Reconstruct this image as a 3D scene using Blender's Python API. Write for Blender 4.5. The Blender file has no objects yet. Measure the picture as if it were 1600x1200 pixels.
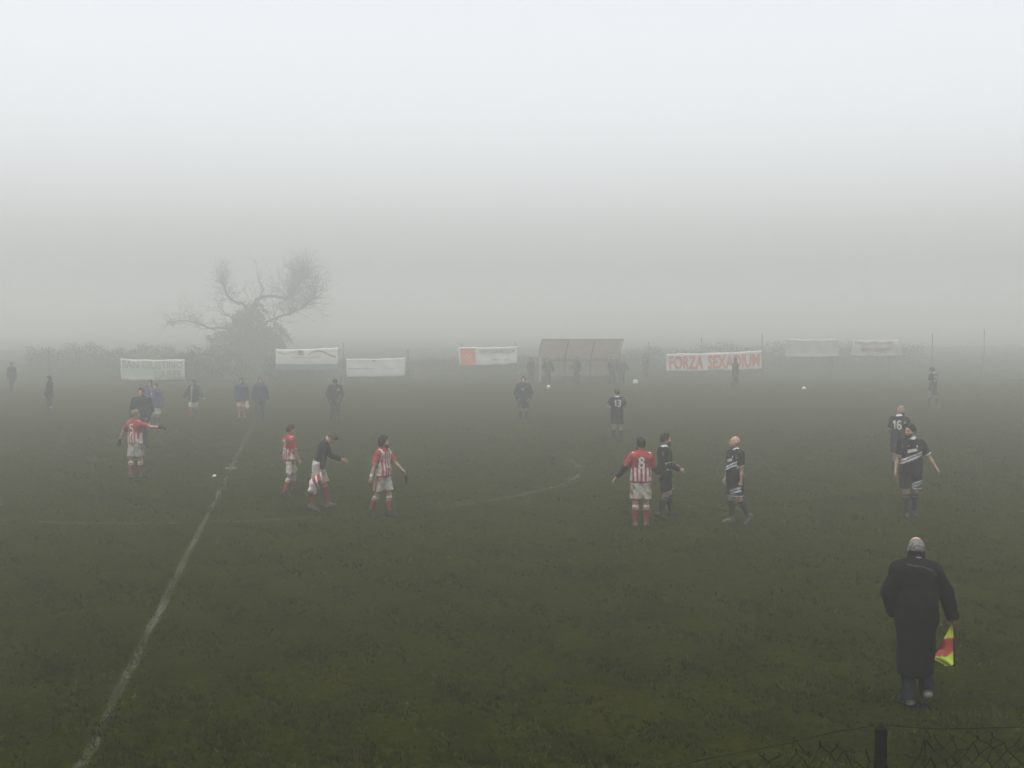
import bpy, math, random
import numpy as np
from mathutils import Vector, Matrix
from mathutils.bvhtree import BVHTree

random.seed(7)
rng = np.random.default_rng(7)
scene = bpy.context.scene
COL = scene.collection
R = math.radians

# ------------------------------------------------------------------ camera
CAM_H, F_PX, PITCH = 3.85, 2000.0, math.atan(98 / 2000.0)
cam_data = bpy.data.cameras.new('camera')
cam = bpy.data.objects.new('camera', cam_data)
COL.objects.link(cam)
cam.location = (0, 0, CAM_H)
cam.rotation_euler = (math.pi / 2 - PITCH, 0, 0)
cam_data.sensor_width = 36
cam_data.lens = F_PX / 1600 * 36
cam_data.clip_start = 0.1
cam_data.clip_end = 5000
scene.camera = cam


def ray(px, py):
    x, u = (px - 800) / F_PX, (600 - py) / F_PX
    c, s = math.cos(PITCH), math.sin(PITCH)
    return Vector((x, c + u * s, u * c - s))


def gp(px, py, z=0.0):
    """ground (or height z) point seen at a pixel of the 1600x1200 photograph"""
    d = ray(px, py)
    t = (z - CAM_H) / d.z
    return Vector((0, 0, CAM_H)) + d * t


def at(px, py, Y):
    """point at distance Y along the view"""
    d = ray(px, py)
    return Vector((0, 0, CAM_H)) + d * (Y / d.y)


# ------------------------------------------------------------------ materials
def new_mat(name):
    m = bpy.data.materials.new(name)
    m.use_nodes = True
    nt = m.node_tree
    return m, nt, nt.nodes['Principled BSDF']


def nd(nt, t, **kw):
    n = nt.nodes.new(t)
    for k, v in kw.items():
        setattr(n, k, v)
    return n


def attr_mat(name, rough=0.9, nscale=60, lo=0.8, hi=1.15, bump=0.25, bscale=140, sheen=0.0, spec=0.3):
    """colour comes from the mesh's own paint attribute, mottled by noise"""
    m, nt, b = new_mat(name)
    a = nd(nt, 'ShaderNodeAttribute'); a.attribute_name = 'Col'
    tc = nd(nt, 'ShaderNodeTexCoord')
    no = nd(nt, 'ShaderNodeTexNoise'); no.inputs['Scale'].default_value = nscale; no.inputs['Detail'].default_value = 4
    mr = nd(nt, 'ShaderNodeMapRange'); mr.inputs['From Min'].default_value = .3; mr.inputs['From Max'].default_value = .7
    mr.inputs['To Min'].default_value = lo; mr.inputs['To Max'].default_value = hi
    mx = nd(nt, 'ShaderNodeVectorMath', operation='MULTIPLY')
    nt.links.new(tc.outputs['Object'], no.inputs['Vector'])
    nt.links.new(no.outputs['Fac'], mr.inputs['Value'])
    nt.links.new(a.outputs['Color'], mx.inputs[0]); nt.links.new(mr.outputs['Result'], mx.inputs[1])
    nt.links.new(mx.outputs['Vector'], b.inputs['Base Color'])
    b.inputs['Roughness'].default_value = rough
    b.inputs['Specular IOR Level'].default_value = spec
    n2 = nd(nt, 'ShaderNodeTexNoise'); n2.inputs['Scale'].default_value = bscale; n2.inputs['Detail'].default_value = 3
    bp = nd(nt, 'ShaderNodeBump'); bp.inputs['Strength'].default_value = bump; bp.inputs['Distance'].default_value = .004
    nt.links.new(tc.outputs['Object'], n2.inputs['Vector']); nt.links.new(n2.outputs['Fac'], bp.inputs['Height'])
    nt.links.new(bp.outputs['Normal'], b.inputs['Normal'])
    return m


def noise_mat(name, c1, c2, scale=8, rough=.85, bump=.2, metallic=0, detail=6, stretch=(1, 1, 1), coords='Object'):
    m, nt, b = new_mat(name)
    tc = nd(nt, 'ShaderNodeTexCoord'); mp = nd(nt, 'ShaderNodeMapping'); mp.inputs['Scale'].default_value = stretch
    no = nd(nt, 'ShaderNodeTexNoise'); no.inputs['Scale'].default_value = scale; no.inputs['Detail'].default_value = detail
    cr = nd(nt, 'ShaderNodeValToRGB')
    cr.color_ramp.elements[0].position = .3; cr.color_ramp.elements[1].position = .7
    cr.color_ramp.elements[0].color = (*c1, 1); cr.color_ramp.elements[1].color = (*c2, 1)
    nt.links.new(tc.outputs[coords], mp.inputs['Vector']); nt.links.new(mp.outputs['Vector'], no.inputs['Vector'])
    nt.links.new(no.outputs['Fac'], cr.inputs['Fac']); nt.links.new(cr.outputs['Color'], b.inputs['Base Color'])
    b.inputs['Roughness'].default_value = rough; b.inputs['Metallic'].default_value = metallic; b.inputs['Specular IOR Level'].default_value = .12
    bp = nd(nt, 'ShaderNodeBump'); bp.inputs['Strength'].default_value = bump; bp.inputs['Distance'].default_value = .01
    nt.links.new(no.outputs['Fac'], bp.inputs['Height']); nt.links.new(bp.outputs['Normal'], b.inputs['Normal'])
    return m


M_CLOTH = attr_mat('woven_cloth', .95, 14, .68, 1.18, .5, 60, spec=.06)
M_SKIN = attr_mat('skin', .6, 30, .8, 1.12, .1, 120, spec=.2)
M_HAIR = attr_mat('hair', .8, 120, .6, 1.3, .6, 160, spec=.1)
M_BOOT = attr_mat('boot_leather', .7, 40, .6, 1.2, .15, 90, spec=.15)

# ------------------------------------------------------------------ objects


def tag(o, label=None, cat=None, group=None, kind=None):
    if label: o['label'] = label
    if cat: o['category'] = cat
    if group: o['group'] = group
    if kind: o['kind'] = kind
    return o


def empty(name, loc=(0, 0, 0), rz=0.0):
    o = bpy.data.objects.new(name, None)
    o.empty_display_size = .2
    o.location = loc; o.rotation_euler = (0, 0, rz)
    COL.objects.link(o)
    return o


def link_mesh(name, me, mat, parent=None):
    o = bpy.data.objects.new(name, me)
    if mat: me.materials.append(mat)
    COL.objects.link(o)
    if parent: o.parent = parent
    return o


def raw_mesh(name, V, Fq, smooth=True, col=None):
    """mesh from numpy arrays: V (n,3); Fq (m,4) quads or (m,3) tris"""
    me = bpy.data.meshes.new(name)
    V = np.asarray(V, np.float32); Fq = np.asarray(Fq, np.int32)
    n, m, k = len(V), len(Fq), Fq.shape[1]
    me.vertices.add(n); me.vertices.foreach_set('co', V.ravel())
    me.loops.add(m * k); me.loops.foreach_set('vertex_index', Fq.ravel())
    me.polygons.add(m)
    me.polygons.foreach_set('loop_start', np.arange(0, m * k, k, dtype=np.int32))
    me.polygons.foreach_set('loop_total', np.full(m, k, np.int32))
    me.polygons.foreach_set('use_smooth', np.full(m, smooth, bool))
    me.update(calc_edges=True)
    if col is not None:
        a = me.attributes.new('Col', 'FLOAT_COLOR', 'POINT')
        c4 = np.ones((n, 4), np.float32); c4[:, :3] = col
        a.data.foreach_set('color', c4.ravel())
    return me


class MB:
    """collects boxes, tubes and sheets into one mesh"""
    def __init__(self): self.v = []; self.f = []

    def add(self, vs, fs):
        o = len(self.v)
        self.v += [tuple(v) for v in vs]
        self.f += [tuple(i + o for i in f) for f in fs]

    def box(self, c, s, rz=0.0, bev=0.0):
        hx, hy, hz = s[0] / 2, s[1] / 2, s[2] / 2
        b = min(bev, hx * .9, hy * .9, hz * .9)
        pts = []
        cz, sz = math.cos(rz), math.sin(rz)
        if b <= 0:
            P = [(x, y, z) for z in (-hz, hz) for x, y in ((-hx, -hy), (hx, -hy), (hx, hy), (-hx, hy))]
            Fs = [(3, 2, 1, 0), (4, 5, 6, 7), (0, 1, 5, 4), (1, 2, 6, 5), (2, 3, 7, 6), (3, 0, 4, 7)]
        else:
            ring = [(-hx + b, -hy), (hx - b, -hy), (hx, -hy + b), (hx, hy - b), (hx - b, hy), (-hx + b, hy), (-hx, hy - b), (-hx, -hy + b)]
            P = []
            for z, k in ((-hz, 1), (-hz + b, 0), (hz - b, 0), (hz, 1)):
                for x, y in ring:
                    P.append((x - math.copysign(b * k, x) * .7, y - math.copysign(b * k, y) * .7, z))
            Fs = [tuple(range(7, -1, -1)), tuple(range(24, 32))]
            for r_ in range(3):
                for i in range(8):
                    j = (i + 1) % 8
                    Fs.append((r_ * 8 + i, r_ * 8 + j, r_ * 8 + 8 + j, r_ * 8 + 8 + i))
        for x, y, z in P:
            pts.append((c[0] + x * cz - y * sz, c[1] + x * sz + y * cz, c[2] + z))
        self.add(pts, Fs)

    def tube(self, pts, rad, n=6, cap=True):
        pts = [Vector(p) for p in pts]
        rs = rad if isinstance(rad, (list, tuple)) else [rad] * len(pts)
        ring = []
        prev = None
        for i, p in enumerate(pts):
            d = (pts[min(i + 1, len(pts) - 1)] - pts[max(i - 1, 0)])
            if d.length < 1e-9: d = Vector((0, 0, 1))
            d.normalize()
            a = prev if prev is not None else (Vector((1, 0, 0)) if abs(d.x) < .8 else Vector((0, 1, 0)))
            a = (a - d * a.dot(d))
            if a.length < 1e-6: a = d.orthogonal()
            a.normalize(); prev = a
            b = d.cross(a)
            for k in range(n):
                t = 2 * math.pi * k / n
                ring.append(p + (a * math.cos(t) + b * math.sin(t)) * rs[i])
        fs = []
        for i in range(len(pts) - 1):
            for k in range(n):
                j = (k + 1) % n
                fs.append((i * n + k, i * n + j, (i + 1) * n + j, (i + 1) * n + k))
        if cap:
            fs.append(tuple(range(n - 1, -1, -1))); m = (len(pts) - 1) * n
            fs.append(tuple(range(m, m + n)))
        self.add(ring, fs)

    def sheet(self, fn, nu, nv):
        vs = [fn(i / nu, j / nv) for j in range(nv + 1) for i in range(nu + 1)]
        w = nu + 1
        self.add(vs, [(j * w + i, j * w + i + 1, (j + 1) * w + i + 1, (j + 1) * w + i) for j in range(nv) for i in range(nu)])

    def slab(self, fn, nu, nv, th):
        """sheet with real thickness; fn(u,v)->point, th vector added for the far side"""
        w = nu + 1
        A = [Vector(fn(i / nu, j / nv)) for j in range(nv + 1) for i in range(nu + 1)]
        B = [a + Vector(th) for a in A]
        n = len(A)
        fs = []
        for j in range(nv):
            for i in range(nu):
                q = (j * w + i, j * w + i + 1, (j + 1) * w + i + 1, (j + 1) * w + i)
                fs.append(q); fs.append(tuple(n + k for k in reversed(q)))
        bd = [i for i in range(nu)] + [j * w + nu for j in range(nv)] + [nv * w + i for i in range(nu, 0, -1)] + [j * w for j in range(nv, 0, -1)]
        for a, b in zip(bd, bd[1:] + bd[:1]):
            fs.append((b, a, n + a, n + b))
        self.add(A + B, fs)

    def build(self, name, mat, parent=None, smooth=False):
        me = bpy.data.meshes.new(name)
        me.from_pydata(self.v, [], self.f)
        if smooth:
            me.polygons.foreach_set('use_smooth', [True] * len(me.polygons))
        me.update()
        return link_mesh(name, me, mat, parent)


# ------------------------------------------------------------------ organic surfaces (distance field -> continuous quad mesh)
def v3(*a): return np.array(a, np.float64)
def unit(a):
    a = np.asarray(a, np.float64); return a / max(np.linalg.norm(a), 1e-9)


def cap(a, b, ra, rb=None, k=.02, clips=()):
    return ('c', np.asarray(a, float), np.asarray(b, float), ra, ra if rb is None else rb, k, clips)


def ell(c, rad, basis, k=.02, clips=()):
    return ('e', np.asarray(c, float), np.asarray(rad, float), basis, k, clips)


def field_mesh(prims, res, clips=(), wrinkle=0.0, wfreq=26.0, cut=()):
    lo = np.full(3, 1e9); hi = np.full(3, -1e9)
    for p in prims + list(cut):
        if p[0] == 'c': m = max(p[3], p[4]); a, b = np.minimum(p[1], p[2]) - m, np.maximum(p[1], p[2]) + m
        else: m = p[2].max(); a, b = p[1] - m, p[1] + m
        lo = np.minimum(lo, a); hi = np.maximum(hi, b)
    lo -= 3 * res + wrinkle; hi += 3 * res + wrinkle
    n = np.ceil((hi - lo) / res).astype(int) + 1
    ax = [(lo[i] + np.arange(n[i]) * res).astype(np.float32) for i in range(3)]
    D = np.full(n, .3, np.float32)

    def block(p):
        if p[0] == 'c': m = max(p[3], p[4]) + p[5] + 3 * res + wrinkle; a, b = np.minimum(p[1], p[2]) - m, np.maximum(p[1], p[2]) + m
        else: m = p[2].max() + p[4] + 3 * res + wrinkle; a, b = p[1] - m, p[1] + m
        i0 = np.clip(np.floor((a - lo) / res).astype(int), 0, n); i1 = np.clip(np.ceil((b - lo) / res).astype(int) + 1, 0, n)
        sl = tuple(slice(i0[i], i1[i]) for i in range(3))
        X = ax[0][sl[0]][:, None, None]; Y = ax[1][sl[1]][None, :, None]; Z = ax[2][sl[2]][None, None, :]
        if p[0] == 'c':
            a, b, ra, rb = p[1], p[2], p[3], p[4]
            ba = b - a; L = max(float(ba @ ba), 1e-9)
            t = np.clip(((X - a[0]) * ba[0] + (Y - a[1]) * ba[1] + (Z - a[2]) * ba[2]) / L, 0, 1)
            d = np.sqrt((X - a[0] - t * ba[0]) ** 2 + (Y - a[1] - t * ba[1]) ** 2 + (Z - a[2] - t * ba[2]) ** 2) - (ra + t * (rb - ra))
        else:
            c, r, B = p[1], p[2], p[3]
            q = 0
            for i in range(3):
                q = q + (((X - c[0]) * B[i][0] + (Y - c[1]) * B[i][1] + (Z - c[2]) * B[i][2]) / r[i]) ** 2
            d = (np.sqrt(q) - 1) * r.min()
        for pt, nn in p[-1]:
            d = np.maximum(d, (X - pt[0]) * nn[0] + (Y - pt[1]) * nn[1] + (Z - pt[2]) * nn[2])
        return sl, d.astype(np.float32)

    for p in prims:
        sl, d = block(p)
        k = p[5] if p[0] == 'c' else p[4]
        A = D[sl]
        h = np.maximum(k - np.abs(A - d), 0) / max(k, 1e-6)
        D[sl] = np.minimum(A, d) - h * h * k * .25
    if wrinkle > 0:
        I = np.nonzero(np.abs(D) < .04)
        P = np.stack([ax[i][I[i]] for i in range(3)], 1)
        w = 0
        for q in range(5):
            v = rng.normal(size=3) * (1, 1, .8); v = v / np.linalg.norm(v) * wfreq * (0.6 + .45 * q)
            w = w + np.sin(P @ v + rng.uniform(0, 6.3) + 1.4 * np.sin(P @ (v[[1, 2, 0]] * .6))) / (1 + .35 * q)
        D[I] += (w * wrinkle * .45).astype(np.float32)
    for p in cut:
        sl, d = block(p)
        D[sl] = np.maximum(D[sl], -d)
    for pt, nn in clips:
        pt = np.asarray(pt, float); nn = unit(nn)
        D = np.maximum(D, ((ax[0] - pt[0]) * nn[0])[:, None, None] + ((ax[1] - pt[1]) * nn[1])[None, :, None] + ((ax[2] - pt[2]) * nn[2])[None, None, :]).astype(np.float32)
    return nets(D, lo, res)


def nets(D, lo, res):
    S = D < 0
    c = [S[i:S.shape[0] - 1 + i, j:S.shape[1] - 1 + j, k:S.shape[2] - 1 + k] for i in (0, 1) for j in (0, 1) for k in (0, 1)]
    al = c[0].copy(); an = c[0].copy()
    for x in c[1:]: al &= x; an |= x
    act = an & ~al
    I, J, K = np.nonzero(act)
    off = [(i, j, k) for i in (0, 1) for j in (0, 1) for k in (0, 1)]
    val = [D[I + o[0], J + o[1], K + o[2]] for o in off]
    acc = np.zeros((len(I), 3)); cnt = np.zeros(len(I))
    for a in range(8):
        for b in range(a + 1, 8):
            if sum(abs(off[a][q] - off[b][q]) for q in range(3)) != 1: continue
            m = (val[a] < 0) != (val[b] < 0)
            t = np.where(m, val[a] / np.where(m, val[a] - val[b], 1), 0)
            for q in range(3):
                acc[:, q] += np.where(m, off[a][q] + t * (off[b][q] - off[a][q]), 0)
            cnt += m
    P = acc / cnt[:, None] + np.stack([I, J, K], 1)
    V = lo + P * res
    vid = np.full(act.shape, -1, np.int32); vid[I, J, K] = np.arange(len(I))
    quads = []
    for axis in range(3):
        a, b = [(1, 2), (2, 0), (0, 1)][axis]
        s0 = [slice(1, -1)] * 3; s0[axis] = slice(0, -1); s1 = list(s0); s1[axis] = slice(1, None)
        A, B = S[tuple(s0)], S[tuple(s1)]
        E = np.stack(np.nonzero(A != B), 1)
        inside = A[E[:, 0], E[:, 1], E[:, 2]]
        E = E + 1; E[:, axis] -= 1
        def cell(da, db):
            q = E.copy(); q[:, a] += da; q[:, b] += db
            return vid[q[:, 0], q[:, 1], q[:, 2]]
        q = np.stack([cell(-1, -1), cell(0, -1), cell(0, 0), cell(-1, 0)], 1)
        q[~inside] = q[~inside][:, ::-1]
        quads.append(q)
    Q = np.concatenate(quads)
    Q = Q[(Q >= 0).all(1)]
    return V, Q
EXPOSURE = 0.83; HAZE_D = .0115; HAZE_TOP = 11.4; HAZE_G = 0.78; HAZE_COL = (.994, .994, .955); GRASS_K = .26
# ------------------------------------------------------------------ people
BLACK = (.010, .011, .012); WHITE = (.35, .34, .315); RED = (.205, .034, .034); SKIN = (.27, .17, .13)
NAVY = (.018, .024, .055); BLUE = (.045, .052, .10); GREY = (.30, .31, .32)


class Fig:
    """joints of one posed figure in its own space: x right, y forward, z up"""
    def __init__(s, H=1.78, lean=0, side=0, twist=0, hyaw=0, hpitch=0, armR=None, armL=None, legR=None, legL=None, build=1.0):
        k = H / 1.78; s.k = k; s.w = build
        f, sd, tw = R(lean), R(side), R(twist)
        U = unit((math.sin(sd), math.sin(f), math.cos(f) * math.cos(sd)))
        Rr = unit((math.cos(tw), math.sin(tw), 0)); Rr = unit(Rr - U * (Rr @ U)); F = np.cross(U, Rr)
        s.U, s.R, s.F = U, Rr, F
        s.Rp = unit((math.cos(tw * .3), math.sin(tw * .3), 0))
        s.pel = v3(0, 0, .95 * k)
        s.neck = s.pel + U * .535 * k
        s.sh = {1: s.pel + (U * .462 + Rr * .176 * build) * k, -1: s.pel + (U * .462 - Rr * .176 * build) * k}
        s.hip = {1: s.pel + (s.Rp * .09 - v3(0, 0, .03)) * k, -1: s.pel + (-s.Rp * .09 - v3(0, 0, .03)) * k}
        # head
        y, p = R(hyaw), R(hpitch)
        hF = unit(F * math.cos(y) + Rr * math.sin(y)); hR = np.cross(hF, U)
        # partly right the head against the torso lean
        hU = unit(U * .55 + v3(0, 0, 1) * .45) if hpitch < 15 else U
        hF = unit(hF - hU * (hF @ hU)); hR = np.cross(hF, hU)
        hF2 = hF * math.cos(p) - hU * math.sin(p); hU2 = hU * math.cos(p) + hF * math.sin(p)
        s.hF, s.hU, s.hR = hF2, hU2, hR
        s.head = s.neck + (hU * .06 + hU2 * .095 + hF2 * .022) * k
        s.el, s.wr, s.ka, s.knee, s.ank, s.toe, s.fa, s.ff = {}, {}, {}, {}, {}, {}, {}, {}
        s.curl = {}
        for sg, arm in ((1, armR), (-1, armL)):
            ua, fa = (arm or ((.16 * sg, -.02, -1), (.08 * sg, .16, -1)))[:2]
            s.curl[sg] = arm[2] if arm and len(arm) > 2 else .5
            s.el[sg] = s.sh[sg] + unit(ua) * .285 * k
            s.fa[sg] = unit(fa)
            s.wr[sg] = s.el[sg] + s.fa[sg] * .25 * k
        for sg, leg in ((1, legR), (-1, legL)):
            th, sn, fy, fp = (list(leg or ((.04 * sg, .02, -1), (.02 * sg, -.05, -1), 8, 0)) + [8, 0])[:4]
            s.knee[sg] = s.hip[sg] + unit(th) * .425 * k
            s.ank[sg] = s.knee[sg] + unit(sn) * .415 * k
            a = R(fy) * sg
            ff = unit((math.sin(a) * math.cos(R(fp)), math.cos(a) * math.cos(R(fp)), math.sin(R(fp))))
            s.ff[sg] = ff
        # stand on the ground
        low = 9
        for sg in (1, -1):
            up = s.sole_up(sg)
            for q in (-.07, .19):
                low = min(low, (s.ank[sg] - up * .085 * k + s.ff[sg] * q * k)[2])
        d = v3(0, 0, -low)
        for nm in ('pel', 'neck', 'head'): setattr(s, nm, getattr(s, nm) + d)
        for dd in (s.sh, s.hip, s.el, s.wr, s.knee, s.ank):
            for sg in dd: dd[sg] = dd[sg] + d

    def sole_up(s, sg):
        f = s.ff[sg]; r = unit(np.cross(f, v3(0, 0, 1))); return np.cross(r, f)

    def T(s, a=0, u=0, f=0):
        """torso point: a to the right, u up from the pelvis, f forward"""
        return s.pel + (s.R * a + s.U * u + s.F * f) * s.k

    def Hp(s, a=0, u=0, f=0):
        return s.head + (s.hR * a + s.hU * u + s.hF * f) * s.k


def torso_prims(g, inf=0.0, k=.05, hips=True, belly=0.0):
    w = g.w
    P = []
    for sg in (1, -1):
        P.append(cap(g.T(.105 * w * sg, .40, -.005), g.T(.075 * w * sg, .12, .01 + belly * .4), (.098 + inf) * g.k, (.088 + inf + belly) * g.k, k))
        P.append(cap(g.T(.045 * w * sg, .495, -.01), g.T(.16 * w * sg, .442, -.005), (.056 + inf) * g.k, (.06 + inf) * g.k, k))
        if hips:
            P.append(cap(g.T(.075 * sg, .12, .005), g.hip[sg] + v3(0, 0, -.01), (.088 + inf) * g.k, (.098 + inf) * g.k, k))
    P.append(cap(g.T(0, .42, .0), g.T(0, .1, .015 + belly * .6), (.088 + inf) * g.k, (.085 + inf + belly) * g.k, k))
    return P


def hand_prims(g, sg, fine):
    k = g.k
    w, d = g.wr[sg], g.fa[sg]
    # palm faces the thigh, thumb forward
    fwd = unit(v3(0, 1, 0) - d * d[1]) if abs(d[1]) < .85 else unit(v3(0, 0, 1) - d * d[2])
    inn = unit(np.cross(fwd, d)) * (1 if np.cross(fwd, d) @ (g.R * sg) < 0 else -1)
    P = []
    kk = .012
    for q in (-.022, 0, .022):
        P.append(cap(w + d * .015 * k + fwd * q * .7 * k, w + d * .085 * k + fwd * q * k, .0165 * k, .0155 * k, kk))
    c = g.curl[sg]
    rf = .0092 if fine else .0115
    L = (.036, .043, .046, .040)
    for i, q in enumerate((-.034, -.0115, .0115, .034)):
        b = w + d * .09 * k + fwd * q * k
        a1 = c * 1.0 + .08 * i * c; a2 = a1 + c * 1.25
        m = b + (d * math.cos(a1) + inn * math.sin(a1)) * L[i] * k
        e = m + (d * math.cos(a2) + inn * math.sin(a2)) * L[i] * .95 * k
        P.append(cap(b, m, rf * k, rf * .95 * k, .004)); P.append(cap(m, e, rf * .95 * k, rf * .8 * k, .004))
    b = w + (d * .03 + fwd * .026) * k
    m = b + (d * .03 + fwd * .026 + inn * .012) * k; e = m + (d * .032 + fwd * .008 + inn * .016 * (1 + c)) * k
    P.append(cap(b, m, .0125 * k, .011 * k, .008)); P.append(cap(m, e, .011 * k, .009 * k, .004))
    return P


def head_prims(g):
    k = g.k
    B = (g.hR, g.hF, g.hU)
    P = [ell(g.Hp(0, .02, -.012), v3(.077, .099, .108) * k, B, .02),
         ell(g.Hp(0, -.045, .035), v3(.058, .062, .078) * k, B, .03),
         cap(g.Hp(-.02, -.088, .066), g.Hp(.02, -.088, .066), .026 * k, None, .02),      # chin
         cap(g.Hp(0, .012, .088), g.Hp(0, -.026, .106), .011 * k, .0155 * k, .012),        # nose
         cap(g.Hp(-.045, .03, .074), g.Hp(.045, .03, .074), .014 * k, None, .015),          # brow
         cap(g.Hp(-.02, -.058, .086), g.Hp(.02, -.058, .086), .011 * k, None, .01)]         # lips
    for sg in (1, -1):
        P.append(ell(g.Hp(.08 * sg, -.008, -.012), v3(.012, .021, .034) * k, B, .008))
        P.append(cap(g.Hp(.045 * sg, -.02, .062), g.Hp(.05 * sg, -.028, .05), .02 * k, None, .02))   # cheeks
    P.append(cap(g.neck - g.U * .05 * k, g.Hp(0, -.06, -.018), .062 * k, .054 * k, .03))
    return P


def arm_prims(g, sg, inf=0.0, k=.02):
    K = g.k
    return [cap(g.sh[sg], g.el[sg], (.054 + inf) * K, (.042 + inf) * K, k),
            cap(g.el[sg], g.el[sg] * .55 + g.wr[sg] * .45, (.041 + inf) * K, (.039 + inf) * K, k),
            cap(g.el[sg] * .55 + g.wr[sg] * .45, g.wr[sg], (.039 + inf) * K, (.028 + inf) * K, k)]


def leg_prims(g, sg, inf=0.0, k=.02):
    K = g.k
    sn = unit(g.ank[sg] - g.knee[sg]); back = unit(np.cross(np.cross(sn, v3(0, 1, 0)), sn)) * -1
    calf = g.knee[sg] + sn * .13 * K + back * .018 * K
    return [cap(g.hip[sg], g.knee[sg], (.088 + inf) * K, (.056 + inf) * K, k),
            cap(g.knee[sg], calf, (.054 + inf) * K, (.055 + inf) * K, .03),
            cap(calf, g.ank[sg], (.053 + inf) * K, (.039 + inf) * K, .03)]


def shirt_sd(g, V):
    q = (V - g.pel) / g.k
    return q @ g.R, q @ g.U, q @ g.F


def seg_d(V, a, b):
    ba = b - a; t = np.clip((V - a) @ ba / (ba @ ba), 0, 1)
    return np.linalg.norm(V - a - t[:, None] * ba, axis=1), t


def in_arm(g, V):
    m = np.zeros(len(V), bool); tt = np.zeros(len(V))
    a, u, f = shirt_sd(g, V)
    for sg in (1, -1):
        d, t = seg_d(V, g.sh[sg], g.el[sg])
        t = np.where(t > .99, 0, t)
        d2, _ = seg_d(V, g.T(.09 * sg, .45), g.T(.075 * sg, .0))
        x = (d + .035 < d2) & (a * sg > .1)
        x &= d < .11
        m |= x; tt = np.where(x, t, tt)
    return m, tt


def paint(n, c): return np.tile(np.asarray(c, float), (n, 1))


def part(name, prims, res, mat, parent, colfn, **kw):
    V, Q = field_mesh(prims, res, **kw)
    me = raw_mesh(name, V, Q, True, colfn(V))
    return link_mesh(name, me, mat, parent), V, Q


GLYPH = {
    '1': [[(-.28, .7), (.02, 1), (.02, 0)]],
    '2': [[(-.4, .72), (-.3, .92), (0, 1), (.32, .9), (.38, .68), (.2, .42), (-.4, 0), (.42, 0)]],
    '3': [[(-.4, .9), (0, 1), (.34, .9), (.36, .66), (0, .53), (.38, .38), (.36, .12), (0, 0), (-.4, .1)]],
    '5': [[(.36, 1), (-.3, 1), (-.34, .56), (.05, .62), (.36, .45), (.36, .16), (.05, 0), (-.38, .08)]],
    '6': [[(.34, .9), (.02, 1), (-.32, .8), (-.36, .25), (-.15, .02), (.15, 0), (.36, .18), (.34, .42), (.1, .55), (-.2, .5), (-.36, .3)]],
    '8': [[(0, .53), (-.3, .66), (-.3, .9), (0, 1), (.3, .9), (.3, .66), (0, .53), (-.36, .38), (-.36, .12), (0, 0), (.36, .12), (.36, .38), (0, .53)]],
}


def decal(g, bvh, name, strokes, width, side, mat, parent, off=.006):
    """strips of print laid on the cloth; strokes in torso (a, u); side -1 back, +1 front"""
    V, Fq = [], []
    for st in strokes:
        pts = [np.array(p, float) for p in st]
        dens = []
        for p, q in zip(pts, pts[1:]):
            n = max(1, int(np.linalg.norm(q - p) / .012))
            dens += [p + (q - p) * i / n for i in range(n)]
        dens.append(pts[-1])
        base = len(V); ok = []
        for i, p in enumerate(dens):
            t = dens[min(i + 1, len(dens) - 1)] - dens[max(i - 1, 0)]
            t = t / max(np.linalg.norm(t), 1e-9); nrm = np.array([-t[1], t[0]])
            for s_ in (-1, 0, 1):
                q = p + nrm * width * .5 * s_
                o = g.T(q[0], q[1], .6 * side)
                h = bvh.ray_cast(Vector(o), Vector(-g.F * side))
                if h[0] is None: V.append(tuple(g.T(q[0], q[1], .1 * side))); ok.append(False)
                else: V.append(tuple(np.array(h[0]) + g.F * side * off)); ok.append(True)
        for i in range(len(dens) - 1):
            for s_ in (0, 1):
                f = (base + i * 3 + s_, base + i * 3 + s_ + 1, base + i * 3 + 4 + s_, base + i * 3 + 3 + s_)
                if all(ok[j - base] for j in f): Fq.append(f)
    if not Fq: return
    me = raw_mesh(name, V, Fq, True)
    return link_mesh(name, me, mat, parent)


def number_strokes(txt, h, a0, u0, sp=.62):
    """mirrored so that it reads properly from behind (torso right = viewer's right from behind)"""
    out = []
    for i, ch in enumerate(txt):
        cx = a0 + (i - (len(txt) - 1) / 2) * h * sp
        for st in GLYPH[ch]:
            out.append([(cx + x * h * .62, u0 + (y - .5) * h) for x, y in st])
    return out


M_PRINT = noise_mat('white_print', (.36, .36, .335), (.46, .46, .43), 60, .8, .1)
M_PRINTGREY = noise_mat('grey_print', (.22, .23, .24), (.36, .37, .38), 50, .8, .1)


PEOPLE = []


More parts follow.
